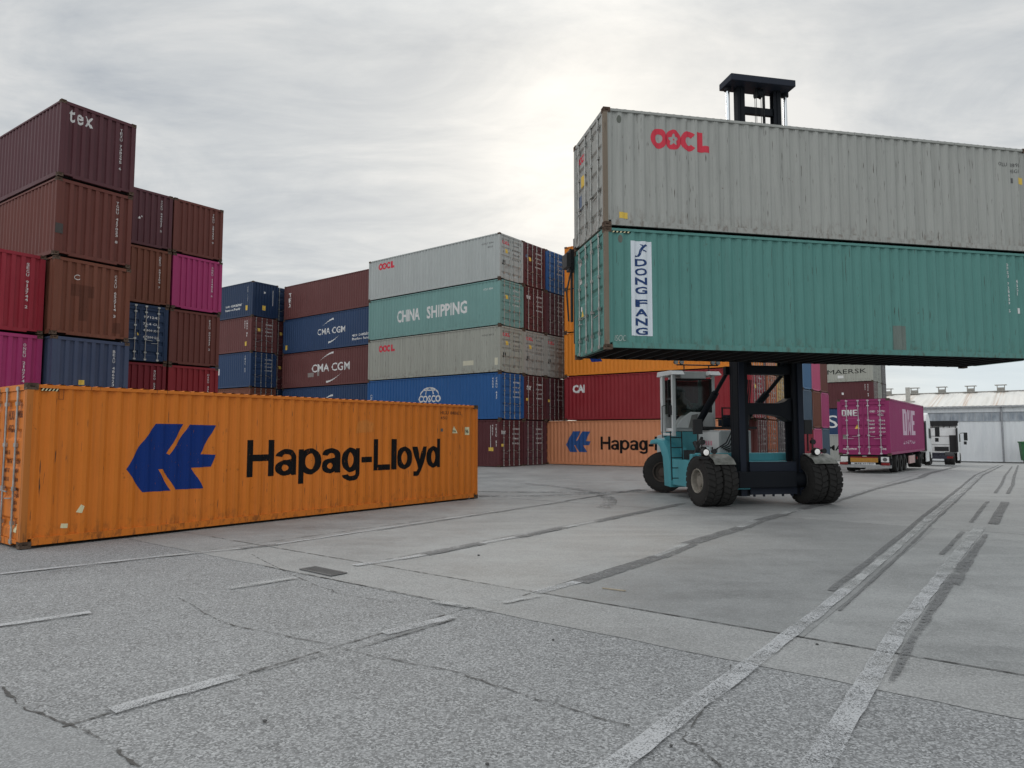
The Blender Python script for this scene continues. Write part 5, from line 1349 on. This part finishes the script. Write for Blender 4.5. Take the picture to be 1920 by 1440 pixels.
for s in (-1, 1):
    q = MB(); xe = SPD + s * 6.02
    q.tube((xe + s * 0.21, yb0 - 0.16, 6.62), (xe + s * 0.21, yb1 + 0.1, 6.62), 0.05, n=10); q.tube((xe + s * 0.21, yb0 - 0.10, 6.62), (xe + s * 0.21, yb0 - 0.10, 6.95), 0.03, n=8); q.box(xe + s * .28 - .06, xe + s * .28 + .06, yb0 - .2, yb1, 6.45, 6.82)
    part('twistlock_head', q.mesh('twistlock_head', True), BLACKP, CR)
    q = MB(); q.tube((xe + s * .24, yb0 - .02, 5.0), (xe + s * .30, yb0 - .04, 5.8), 0.022, n=6); q.tube((xe + s * .30, yb0 - .04, 5.8), (xe + s * .16, yb0, 6.4), 0.022, n=6)
    part('hydraulic_hose', q.mesh('hydraulic_hose'), BLACKP, CR)

# ------------------------------------------------------------------ articulated truck with the magenta container
OY = 52.4
oc = along(17.076, 36.405, OY, L40 / 2, -W / 2)
OZ = 0.93
O = container('magenta container with white letters loaded on the semi-trailer', 'plum_mag', oc, R(OY), OZ, bars=plain('pale_bar', (0.5, 0.45, 0.48), 0.5, 0.3, 0.2))
one_logo(O, 'door', 0.20, 0.95, 2.02, 2.34, WHITE_D); one_logo(O, 'a', 4.2, 8.5, 1.02, 2.46, decal('pale_pink_lettering', (0.60, 0.46, 0.55), 0.2))
letters(O, 'a', 'AS ONE WE CAN', 4.2, 8.3, 0.52, 0.72, decal('pale_pink_lettering', (0.60, 0.46, 0.55), 0.2), 0.02, res=1)
letters(O, 'door', 'ONEU', 1.52, 1.78, 2.18, 2.29, WHITE_D, 0.02, res=1); letters(O, 'door', '207701 8', 1.88, 2.35, 2.18, 2.29, WHITE_D, 0.02, res=1); letters(O, 'door', '45G1', 1.88, 2.14, 2.00, 2.12, WHITE_D, 0.02, res=1)
for i, (t1, t2) in enumerate((('MAX.GR', '32500 KG'), ('TARE', '3860 KG'), ('NET', '28640 KG'), ('CU.CAP', '76.4 CUM'))):
    z = 1.72 - i * 0.19
    letters(O, 'door', t1, 1.46, 1.74, z, z + 0.085, WHITE_D, 0.02, res=1); letters(O, 'door', t2, 1.92, 2.28, z, z + 0.085, WHITE_D, 0.02, res=1)
poly_decal(O, 'door', [[(0.80, 1.36), (1.04, 1.36), (0.92, 1.58)]], YEL_D, 'label_plate'); poly_decal(O, 'door', [rect(0.22, 0.42, 0.82, 1.05)], PATCH_D, 'label_plate')
letters(O, 'door', 'ONEU2077018', 0.18, 0.85, 0.26, 0.36, WHITE_D, 0.02, res=1); letters(O, 'door', 'ONE', 1.98, 2.25, 0.28, 0.38, WHITE_D, 0.02, res=1)

TRW = plain('truck_white', (0.78, 0.79, 0.79), 0.4, 0.0, 0.12, 2.0)
TRK = plain('truck_dark', (0.018, 0.018, 0.020), 0.6)
TRB = plain('chassis_blue_black', (0.025, 0.028, 0.045), 0.6)
REDL = plain('tail_lamp_red', (0.20, 0.012, 0.012), 0.3)
wt = tyre_mesh(0.46, 0.36, 1)
def plain_wheel(parent, x, y, z, r=0.46, side=1, mesh=None, name='wheel'):
    w = part(name, mesh or wt, RUBBER, parent, (x, y, z)); w.rotation_euler = (0, 0, R(90))
    q = MB(); sgn = -side
    q.lathe([(sgn * .16, r * .60), (sgn * .17, r * .52), (sgn * .06, r * .45), (sgn * .05, r * .22), (sgn * .15, r * .16), (sgn * .15, 0.001)], 20, 'x')
    part('rim', q.mesh('rim', True), plain('steel_rim', (0.16, 0.16, 0.16), 0.5, 0.5), w)
    return w
T = thing('semi_trailer', 'dark skeletal semi-trailer under the magenta container with amber plate at its rear', 'trailer', (oc[0], oc[1], 0), R(OY))
hx = L40 / 2
q = MB(); q.box(-hx + 0.1, hx - 1.2, -0.48, -0.30, 0.62, OZ - 0.01); q.box(-hx + 0.1, hx - 1.2, 0.30, 0.48, 0.62, OZ - 0.01)
for x in (-hx + 0.2, -hx + 2, -2, 1, hx - 1.4): q.box(x - .08, x + .08, -W / 2 + .02, W / 2 - .02, OZ - 0.16, OZ - 0.01)
part('chassis', q.mesh('chassis'), TRK, T)
q = MB(); q.box(-hx - 0.12, -hx + 0.02, -W / 2, W / 2, 0.30, 0.44); q.box(-hx - 0.02, -hx + 0.06, -0.1, 0.1, 0.44, 0.9)
part('bumper', q.mesh('bumper', bevel=0.01), plain('bumper_grey', (0.33, 0.33, 0.33), 0.5, 0.2), T)
q = MB(); q.box(-hx - 0.05, -hx, -0.62, 0.66, 0.58, 0.84); part('marker_plate', q.mesh('marker_plate'), plain('amber_plate', (0.42, 0.20, 0.03), 0.5), T)
q = MB(); q.box(-hx - 0.052, -hx - 0.05, -0.62, 0.66, 0.80, 0.86); part('marker_border', q.mesh('marker_border'), REDL, T)
for y0, y1 in ((0.78, 1.12), (-1.12, -0.76)):
    q = MB(); q.box(-hx - 0.06, -hx - 0.01, y0, y1, 0.60, 0.86); part('rear_panel', q.mesh('rear_panel'), WHITE_D, T)
q = MB(); q.lathe([(-hx - .064, 0.001), (-hx - .062, .10)], 16, 'x', (0, -0.94, .73)); part('speed_disc', q.mesh('speed_disc'), GREY_D, T)
for y0, y1 in ((0.78, 1.16), (-1.16, -0.78)):
    q = MB(); q.box(-hx - 0.14, -hx - 0.05, y0, y1, 0.44, 0.57); part('tail_lamp', q.mesh('tail_lamp', bevel=0.01), REDL, T)
q = MB(); q.box(-hx - 0.13, -hx - 0.11, -0.52, 0.62, 0.455, 0.565); npl = part('number_plate', q.mesh('number_plate'), plain('plate_white', (0.6, 0.6, 0.6), 0.4), T)
bm = fit(text_bm('MAB 6014W', 0.02, 1), 0, 0.9, 0, 0.075)
for v in bm.verts: v.co = (-hx - 0.132, 0.45 - v.co.x, 0.472 + v.co.y)
me = bpy.data.meshes.new('lettering'); bm.to_mesh(me); bm.free(); part('lettering', me, BLACK_D, npl)
for x in (-hx + 1.9, -hx + 3.2, -hx + 4.5):
    for y, s in ((-W / 2 + .2, -1), (W / 2 - .2, 1)): plain_wheel(T, x, y, 0.455, side=-s if False else s)
    q = MB(); q.tube((x, -W / 2 + .2, .455), (x, W / 2 - .2, .455), 0.07, n=8); part('axle', q.mesh('axle'), TRK, T)
q = MB(); q.box(-hx + 5.9, -hx + 7.9, -W / 2 + 0.02, -W / 2 + 0.09, 0.34, 0.78); part('side_guard', q.mesh('side_guard', bevel=0.01), plain('pale_pink_guard', (0.55, 0.36, 0.34), 0.5), T)
q = MB(); q.box(-hx + 4.9, -hx + 5.6, -W / 2 + 0.15, W / 2 - .15, 0.3, 0.75); q.box(-hx + 8.0, -hx + 8.8, -W / 2 + 0.1, -0.5, 0.3, 0.8); part('tool_locker', q.mesh('tool_locker', bevel=0.02), TRK, T)
q = MB(); q.box(-hx - .1, -hx + 1.2, W / 2 - .06, W / 2, .3, .36); q.box(-hx + 0.3, -hx + 0.36, -W / 2 + 0.02, -W / 2 + 0.12, 0.3, 0.9); part('mud_flap', q.mesh('mud_flap'), TRK, T)

def tractor(label, loc, rz, z, deflector_dark):
    """local +x is forward; origin on the ground under the rear axle"""
    t = thing('truck_tractor', label, 'truck', (loc[0], loc[1], z), rz, 'white truck tractors')
    q = MB(); q.box(-1.1, 4.6, -0.45, -0.30, 0.55, 0.85); q.box(-1.1, 4.6, 0.30, 0.45, 0.55, 0.85); q.box(-1.15, -1.05, -0.9, 0.9, 0.55, 0.82); q.box(-0.5, 0.6, -0.45, 0.45, 0.86, 1.0)
    part('chassis', q.mesh('chassis'), TRB, t)
    q = MB(); q.prism([(2.35, 0.95), (2.35, 3.0), (2.7, 3.42), (3.4, 3.55), (4.1, 3.2), (4.45, 2.4), (4.62, 1.3), (4.62, 0.5), (4.1, 0.5), (4.0, 0.95)], 'y', -1.23, 1.23)
    cabp = part('cab', q.mesh('cab', bevel=0.07, smooth=True), TRW, t)
    for s in (-1, 1):
        q = MB(); q.prism([(3.25, 1.85), (3.25, 2.5), (4.25, 2.5), (4.42, 1.85)], 'y', s * 1.232, s * 1.238); part('side_window', q.mesh('side_window'), BLACKP, cabp)
        q = MB(); q.prism([(2.0, 1.05), (1.95, 2.9), (2.34, 3.0), (2.34, 1.05)], 'y', s * 1.10, s * 1.22); part('side_fairing', q.mesh('side_fairing', bevel=0.02), TRK, cabp)
        q = MB(); q.bar((4.2, s * 1.2, 2.55), (4.3, s * 1.55, 2.6), 0.05); q.box(4.14, 4.32, s * 1.62 - .13, s * 1.62 + .13, 1.95, 2.62); q.box(4.16, 4.30, s * 1.58 - .1, s * 1.58 + .1, 1.62, 1.88)
        part('mirror', q.mesh('mirror', bevel=0.02), TRK, cabp)
        q = MB(); q.prism([(2.0, 0.35), (2.0, 1.0), (3.3, 1.0), (3.3, 0.35)], 'y', s * 1.15, s * 1.22); part('side_skirt', q.mesh('side_skirt', bevel=0.02), TRW, t)
        plain_wheel(t, 0.0, s * 0.95, 0.5, 0.46, s); plain_wheel(t, 0.0, s * 0.62, 0.5, 0.46, s)
        if deflector_dark: plain_wheel(t, -0.95 + 0.0, s * 0.95, 0.5, 0.46, s) if False else None
        plain_wheel(t, 3.75, s * 1.05, 0.5, 0.46, s)
        q = MB(); q.box(-1.16, -1.06, s * 0.9 - .2, s * 0.9 + .2, 0.60, 0.76); part('tail_lamp', q.mesh('tail_lamp'), REDL, t)
        q = MB()
        for i in range(8):
            a0, a1 = R(20 + 140 * i / 8), R(20 + 140 * (i + 1) / 8)
            q.bar((0.56 * math.cos(a0), s * .80, .5 + .56 * math.sin(a0)), (0.56 * math.cos(a1), s * .80, .5 + .56 * math.sin(a1)), 0.62, 0.03)
        part('mudguard', q.mesh('mudguard'), TRK, t)
    q = MB(); q.box(2.30, 2.345, -0.55, 0.45, 1.1, 1.45); q.box(2.30, 2.345, -1.1, -0.62, 1.0, 2.4) if deflector_dark else None
    part('rear_vent', q.mesh('rear_vent'), TRK, cabp)
    q = MB(); q.box(2.325, 2.348, -1.0, 1.0, 2.30, 2.34); q.box(2.325, 2.348, -1.0, 1.0, 1.62, 1.65); part('panel_seam', q.mesh('panel_seam'), plain('seam_grey', (0.28, 0.28, 0.28), 0.6), cabp)
    if deflector_dark:
        q = MB()
        q.box(2.26, 2.36, -1.24, 1.24, 3.16, 3.46); q.box(2.36, 3.2, -1.24, 1.24, 3.40, 3.58)
        for i in range(6): q.box(2.22, 2.255, -1.1 + i * .4, -1.06 + i * .4, 3.0, 3.46)
        part('roof_grille', q.mesh('roof_grille'), TRK, cabp)
        q = MB(); q.box(-1.17, -1.15, -0.62 + 1.0, 0.5 + .55, 0.60, 0.86); part('number_plate', q.mesh('number_plate'), plain('plate_white', (0.6, 0.6, 0.6), 0.4), t)
    return t
ta = along(oc[0], oc[1], OY, hx - 1.35, 0)
tractor('white truck tractor coupled to the trailer with the magenta container', ta, R(OY), -0.12, False)
tractor('white truck tractor parked without a trailer, seen from behind', (34.0, 55.6), R(53.0), -0.47, True)

# ------------------------------------------------------------------ warehouse
WY = -37.65
wc = Vector((56.2, 85.0))
du = Vector((math.cos(R(WY)), math.sin(R(WY)))); dn = Vector((-du.y, du.x))
WH = thing('warehouse', 'long white corrugated warehouse with a low rust streaked roof', 'warehouse', (wc.x, wc.y, -1.35), R(WY))
mw, k, b_ = principled('white_cladding', (0.55, 0.57, 0.59), 0.6)
tc = k.node('ShaderNodeTexCoord'); vv = tc.outputs['Object']
nn = k.ramp(k.noise(k.mapping(vv, scale=(1.5, 1.5, 0.15)), 1.0, 5, 0.6), [(0.3, 0.0), (0.75, 1.0)])
k.put(b_.inputs['Base Color'], k.mix(nn, (0.80, 0.82, 0.84), (0.66, 0.69, 0.72)))
mr, k, b_ = principled('rust_streaked_roof', (0.6, 0.58, 0.54), 0.55)
tc = k.node('ShaderNodeTexCoord'); vv = tc.outputs['Object']
st = k.ramp(k.noise(k.mapping(vv, scale=(1.5, 0.10, 0.10)), 1.0, 5, 0.65), [(0.52, 0.0), (0.72, 1.0)])
big = k.ramp(k.noise(k.mapping(vv, scale=(0.25, 0.05, 0.05)), 1.0, 3, 0.6), [(0.40, 0.0), (0.65, 1.0)])
sx3 = k.node('ShaderNodeSeparateXYZ'); k.l.new(vv, sx3.inputs[0])
fr3 = k.math('FRACT', k.math('ADD', k.math('DIVIDE', k.math('ADD', sx3.outputs[0], 24.1), 3.35), 0.5))
near = k.math('SUBTRACT', 1.0, k.math('MULTIPLY', k.math('ABSOLUTE', k.math('SUBTRACT', fr3, 0.5)), 4.2), clamp=True)
fine3 = k.ramp(k.noise(k.mapping(vv, scale=(5.0, 0.10, 0.10)), 1.0, 4, 0.65), [(0.42, 0.0), (0.62, 1.0)])
rst = k.math('MULTIPLY', k.math('ADD', k.math('MULTIPLY', near, 0.75), k.math('MULTIPLY', big, 0.12)), fine3, clamp=True)
k.put(b_.inputs['Base Color'], k.mix(k.math('MULTIPLY', rst, 0.85), k.mix(st, (0.74, 0.73, 0.69), (0.62, 0.60, 0.55)), (0.40, 0.20, 0.08)))
mbnd, k, b_ = principled('translucent_band', (0.25, 0.29, 0.33), 0.25)
tc = k.node('ShaderNodeTexCoord'); vv = tc.outputs['Object']
n_ = k.ramp(k.noise(k.mapping(vv, scale=(1.3, 1, 0.4)), 1.0, 4, 0.6), [(0.35, 0.0), (0.70, 1.0)])
k.put(b_.inputs['Base Color'], k.mix(n_, (0.22, 0.255, 0.30), (0.52, 0.56, 0.60)))
WL0, WL1, EAVE = -34.0, 40.0, 6.78
def clad(x0, x1, z0, z1, y=0.0):
    mb = MB(); n = int((x1 - x0) / 0.25)
    for i in range(n + 1):
        x = x0 + (x1 - x0) * i / n; yy = y + (0.03 if i % 2 else 0.0); mb.v += [(x, yy, z0), (x, yy, z1)]
    for i in range(n): mb.f.append([2 * i, 2 * i + 2, 2 * i + 3, 2 * i + 1]); mb.mi.append(0)
    return mb
w_ = clad(WL0, WL1, -0.6, 4.95); w2 = clad(WL0, WL1, 6.02, EAVE)
o_ = len(w_.v); w_.v += w2.v; w_.f += [[i + o_ for i in f] for f in w2.f]; w_.mi += w2.mi
w_.add([(WL0, 0, -0.6), (WL0, 22, -0.6), (WL0, 22, EAVE), (WL0, 11, 9.0), (WL0, 0, EAVE)], [(0, 1, 2, 3, 4)]); w_.add([(WL1, 0, -0.6), (WL1, 22, -0.6), (WL1, 22, EAVE), (WL1, 11, 9.0), (WL1, 0, EAVE)], [(4, 3, 2, 1, 0)])
part('wall', w_.mesh('wall', normals=False), mw, WH)
wb = MB(); wb.box(WL0, WL1, 0.05, 0.09, 4.94, 6.03); band = part('window_band', wb.mesh('window_band'), mbnd, WH)
wb = MB()
x = WL0
while x < WL1: wb.box(x, x + 0.05, 0.0, 0.049, 4.96, 6.01); x += 0.82
wb.box(WL0, WL1, -0.03, 0.04, 4.90, 4.96); wb.box(WL0, WL1, -0.03, 0.04, 6.0, 6.05)
part('mullions', wb.mesh('mullions'), plain('band_frame', (0.38, 0.40, 0.42), 0.5), band)
rb = MB(); n = 240
for side in (0, 1):
    base = len(rb.v)
    for i in range(n + 1):
        x = WL0 - 0.3 + (WL1 - WL0 + 0.6) * i / n; dz = 0.035 if i % 2 else 0.0
        rb.v += [(x, -0.30 if side == 0 else 22.3, EAVE + 0.02 + dz), (x, 11, 9.0 + dz)]
    for i in range(n):
        f_ = [base + 2 * i, base + 2 * i + 2, base + 2 * i + 3, base + 2 * i + 1]; rb.f.append(f_ if side == 0 else f_[::-1]); rb.mi.append(0)
roof = part('roof', rb.mesh('roof', normals=False), mr, WH)
rd = MB(); rd.box(WL0 - .3, WL1 + .3, 10.8, 11.2, 9.03, 9.14); part('ridge_cap', rd.mesh('ridge_cap'), plain('ridge_grey', (0.36, 0.35, 0.33), 0.6), roof)
gt = MB(); gt.box(WL0, WL1, -0.42, -0.301, EAVE - 0.14, EAVE + 0.02); part('gutter', gt.mesh('gutter'), plain('gutter_white', (0.45, 0.46, 0.47), 0.5), WH)
VG = plain('vent_grey', (0.30, 0.29, 0.265), 0.7, 0.1)
for i in range(14):
    x = -24.1 + i * 3.35
    v_ = MB(); v_.box(x - 0.42, x + 0.42, 10.5, 11.5, 9.0, 9.55); v_.box(x - 0.8, x + 0.8, 10.3, 11.7, 8.98, 9.12)
    vo = part('roof_vent', v_.mesh('roof_vent'), VG, WH)
    v_ = MB(); v_.box(x - 0.66, x + 0.66, 10.3, 11.7, 9.86, 9.93)
    for dx in (-.4, .4): v_.box(x + dx - .03, x + dx + .03, 10.6, 10.66, 9.54, 9.87); v_.box(x + dx - .03, x + dx + .03, 11.34, 11.4, 9.54, 9.87)
    part('vent_cap', v_.mesh('vent_cap'), plain('cap_grey', (0.42, 0.41, 0.39), 0.6), vo)
x = -7.2
v_ = MB(); v_.box(x - 0.24, x + 0.24, 3.7, 4.2, 7.5, 9.6); v_.box(x - .75, x + .75, 3.3, 4.6, 7.45, 7.78); part('chimney', v_.mesh('chimney'), plain('flue_grey', (0.42, 0.41, 0.38), 0.7), roof)
for x in (3.1, 25.0, -22.0):
    q = MB(); q.tube((x, -0.14, -0.5), (x, -0.14, EAVE - 0.1), 0.10, n=8); part('downpipe', q.mesh('downpipe'), plain('pipe_grey', (0.33, 0.34, 0.36), 0.5), WH)

# ------------------------------------------------------------------ green skip and small debris
sx_, sy_ = 56.9, 77.5
SK = thing('skip_container', 'green steel rubbish skip at the right edge before the warehouse', 'skip', (sx_, sy_, zg(sx_, sy_)), R(WY + 8))
q = MB(); q.prism([(-0.0, 0.28), (6.0, 0.28), (6.25, 2.25), (-0.15, 2.25)], 'y', 0.0, 2.3); skb = part('body', q.mesh('body', bevel=0.02), paint('skip_green', (0.028, 0.135, 0.050), 0.6, 0.4, 0.55, 0.3, 0.4), SK)
q = MB(); q.box(-0.22, 6.3, -0.08, 2.38, 2.25, 2.40)
for i in range(6): q.box(0.4 + i * 1.0, 0.52 + i * 1.0, -0.09, -0.005, 0.3, 2.25)
part('rim', q.mesh('rim', bevel=0.01), MATS['skip_green'], SK)
q = MB(); q.box(0.55, 1.35, -0.012, -0.004, 1.72, 1.95); q.box(0.7, 1.35, -0.012, -0.004, 0.72, 0.95); q.box(0.6, 1.3, -0.012, -0.004, 0.5, 0.6); part('marking', q.mesh('marking'), WHITE_D, SK)
q = MB(); q.box(0.2, 0.5, 0.2, 2.1, 0.0, 0.28); q.box(5.4, 5.7, 0.2, 2.1, 0.0, 0.28); part('skid', q.mesh('skid'), TRK, SK)
q = MB(); q.box(0.0, 0.30, -0.012, 0.0, 0.0, 0.016); q.box(0.05, 0.32, 0.0, 0.014, 0.0, 0.014)
o = part('timber_scrap', q.mesh('timber_scrap', bevel=0.003), plain('scrap_wood', (0.36, 0.31, 0.24), 0.9), None, (1.17, 9.14, 0.010)); o.rotation_euler = (0, 0, R(-32)); tag(o, 'thin strip of pale timber lying on the concrete', 'scrap')
peb = plain('pebble', (0.07, 0.07, 0.07), 0.9)
for (x, y, s) in ((-1.72, 4.98, .016), (-0.15, 4.35, .013), (1.02, 4.6, .012), (2.9, 6.75, .015), (-0.55, 11.6, .022), (0.4, 6.9, .013)):
    bm = bmesh.new(); bmesh.ops.create_icosphere(bm, subdivisions=2, radius=s)
    for v in bm.verts: v.co *= 1 + random.uniform(-.18, .18); v.co.z *= 0.55
    me = bpy.data.meshes.new('pebble'); bm.to_mesh(me); bm.free()
    o = part('pebble', me, peb, None, (x, y, zg(x, y) + 0.006 + s * .4)); tag(o, 'small dark pebble lying on the pale paving', 'pebble', 'pebbles scattered on the paving')
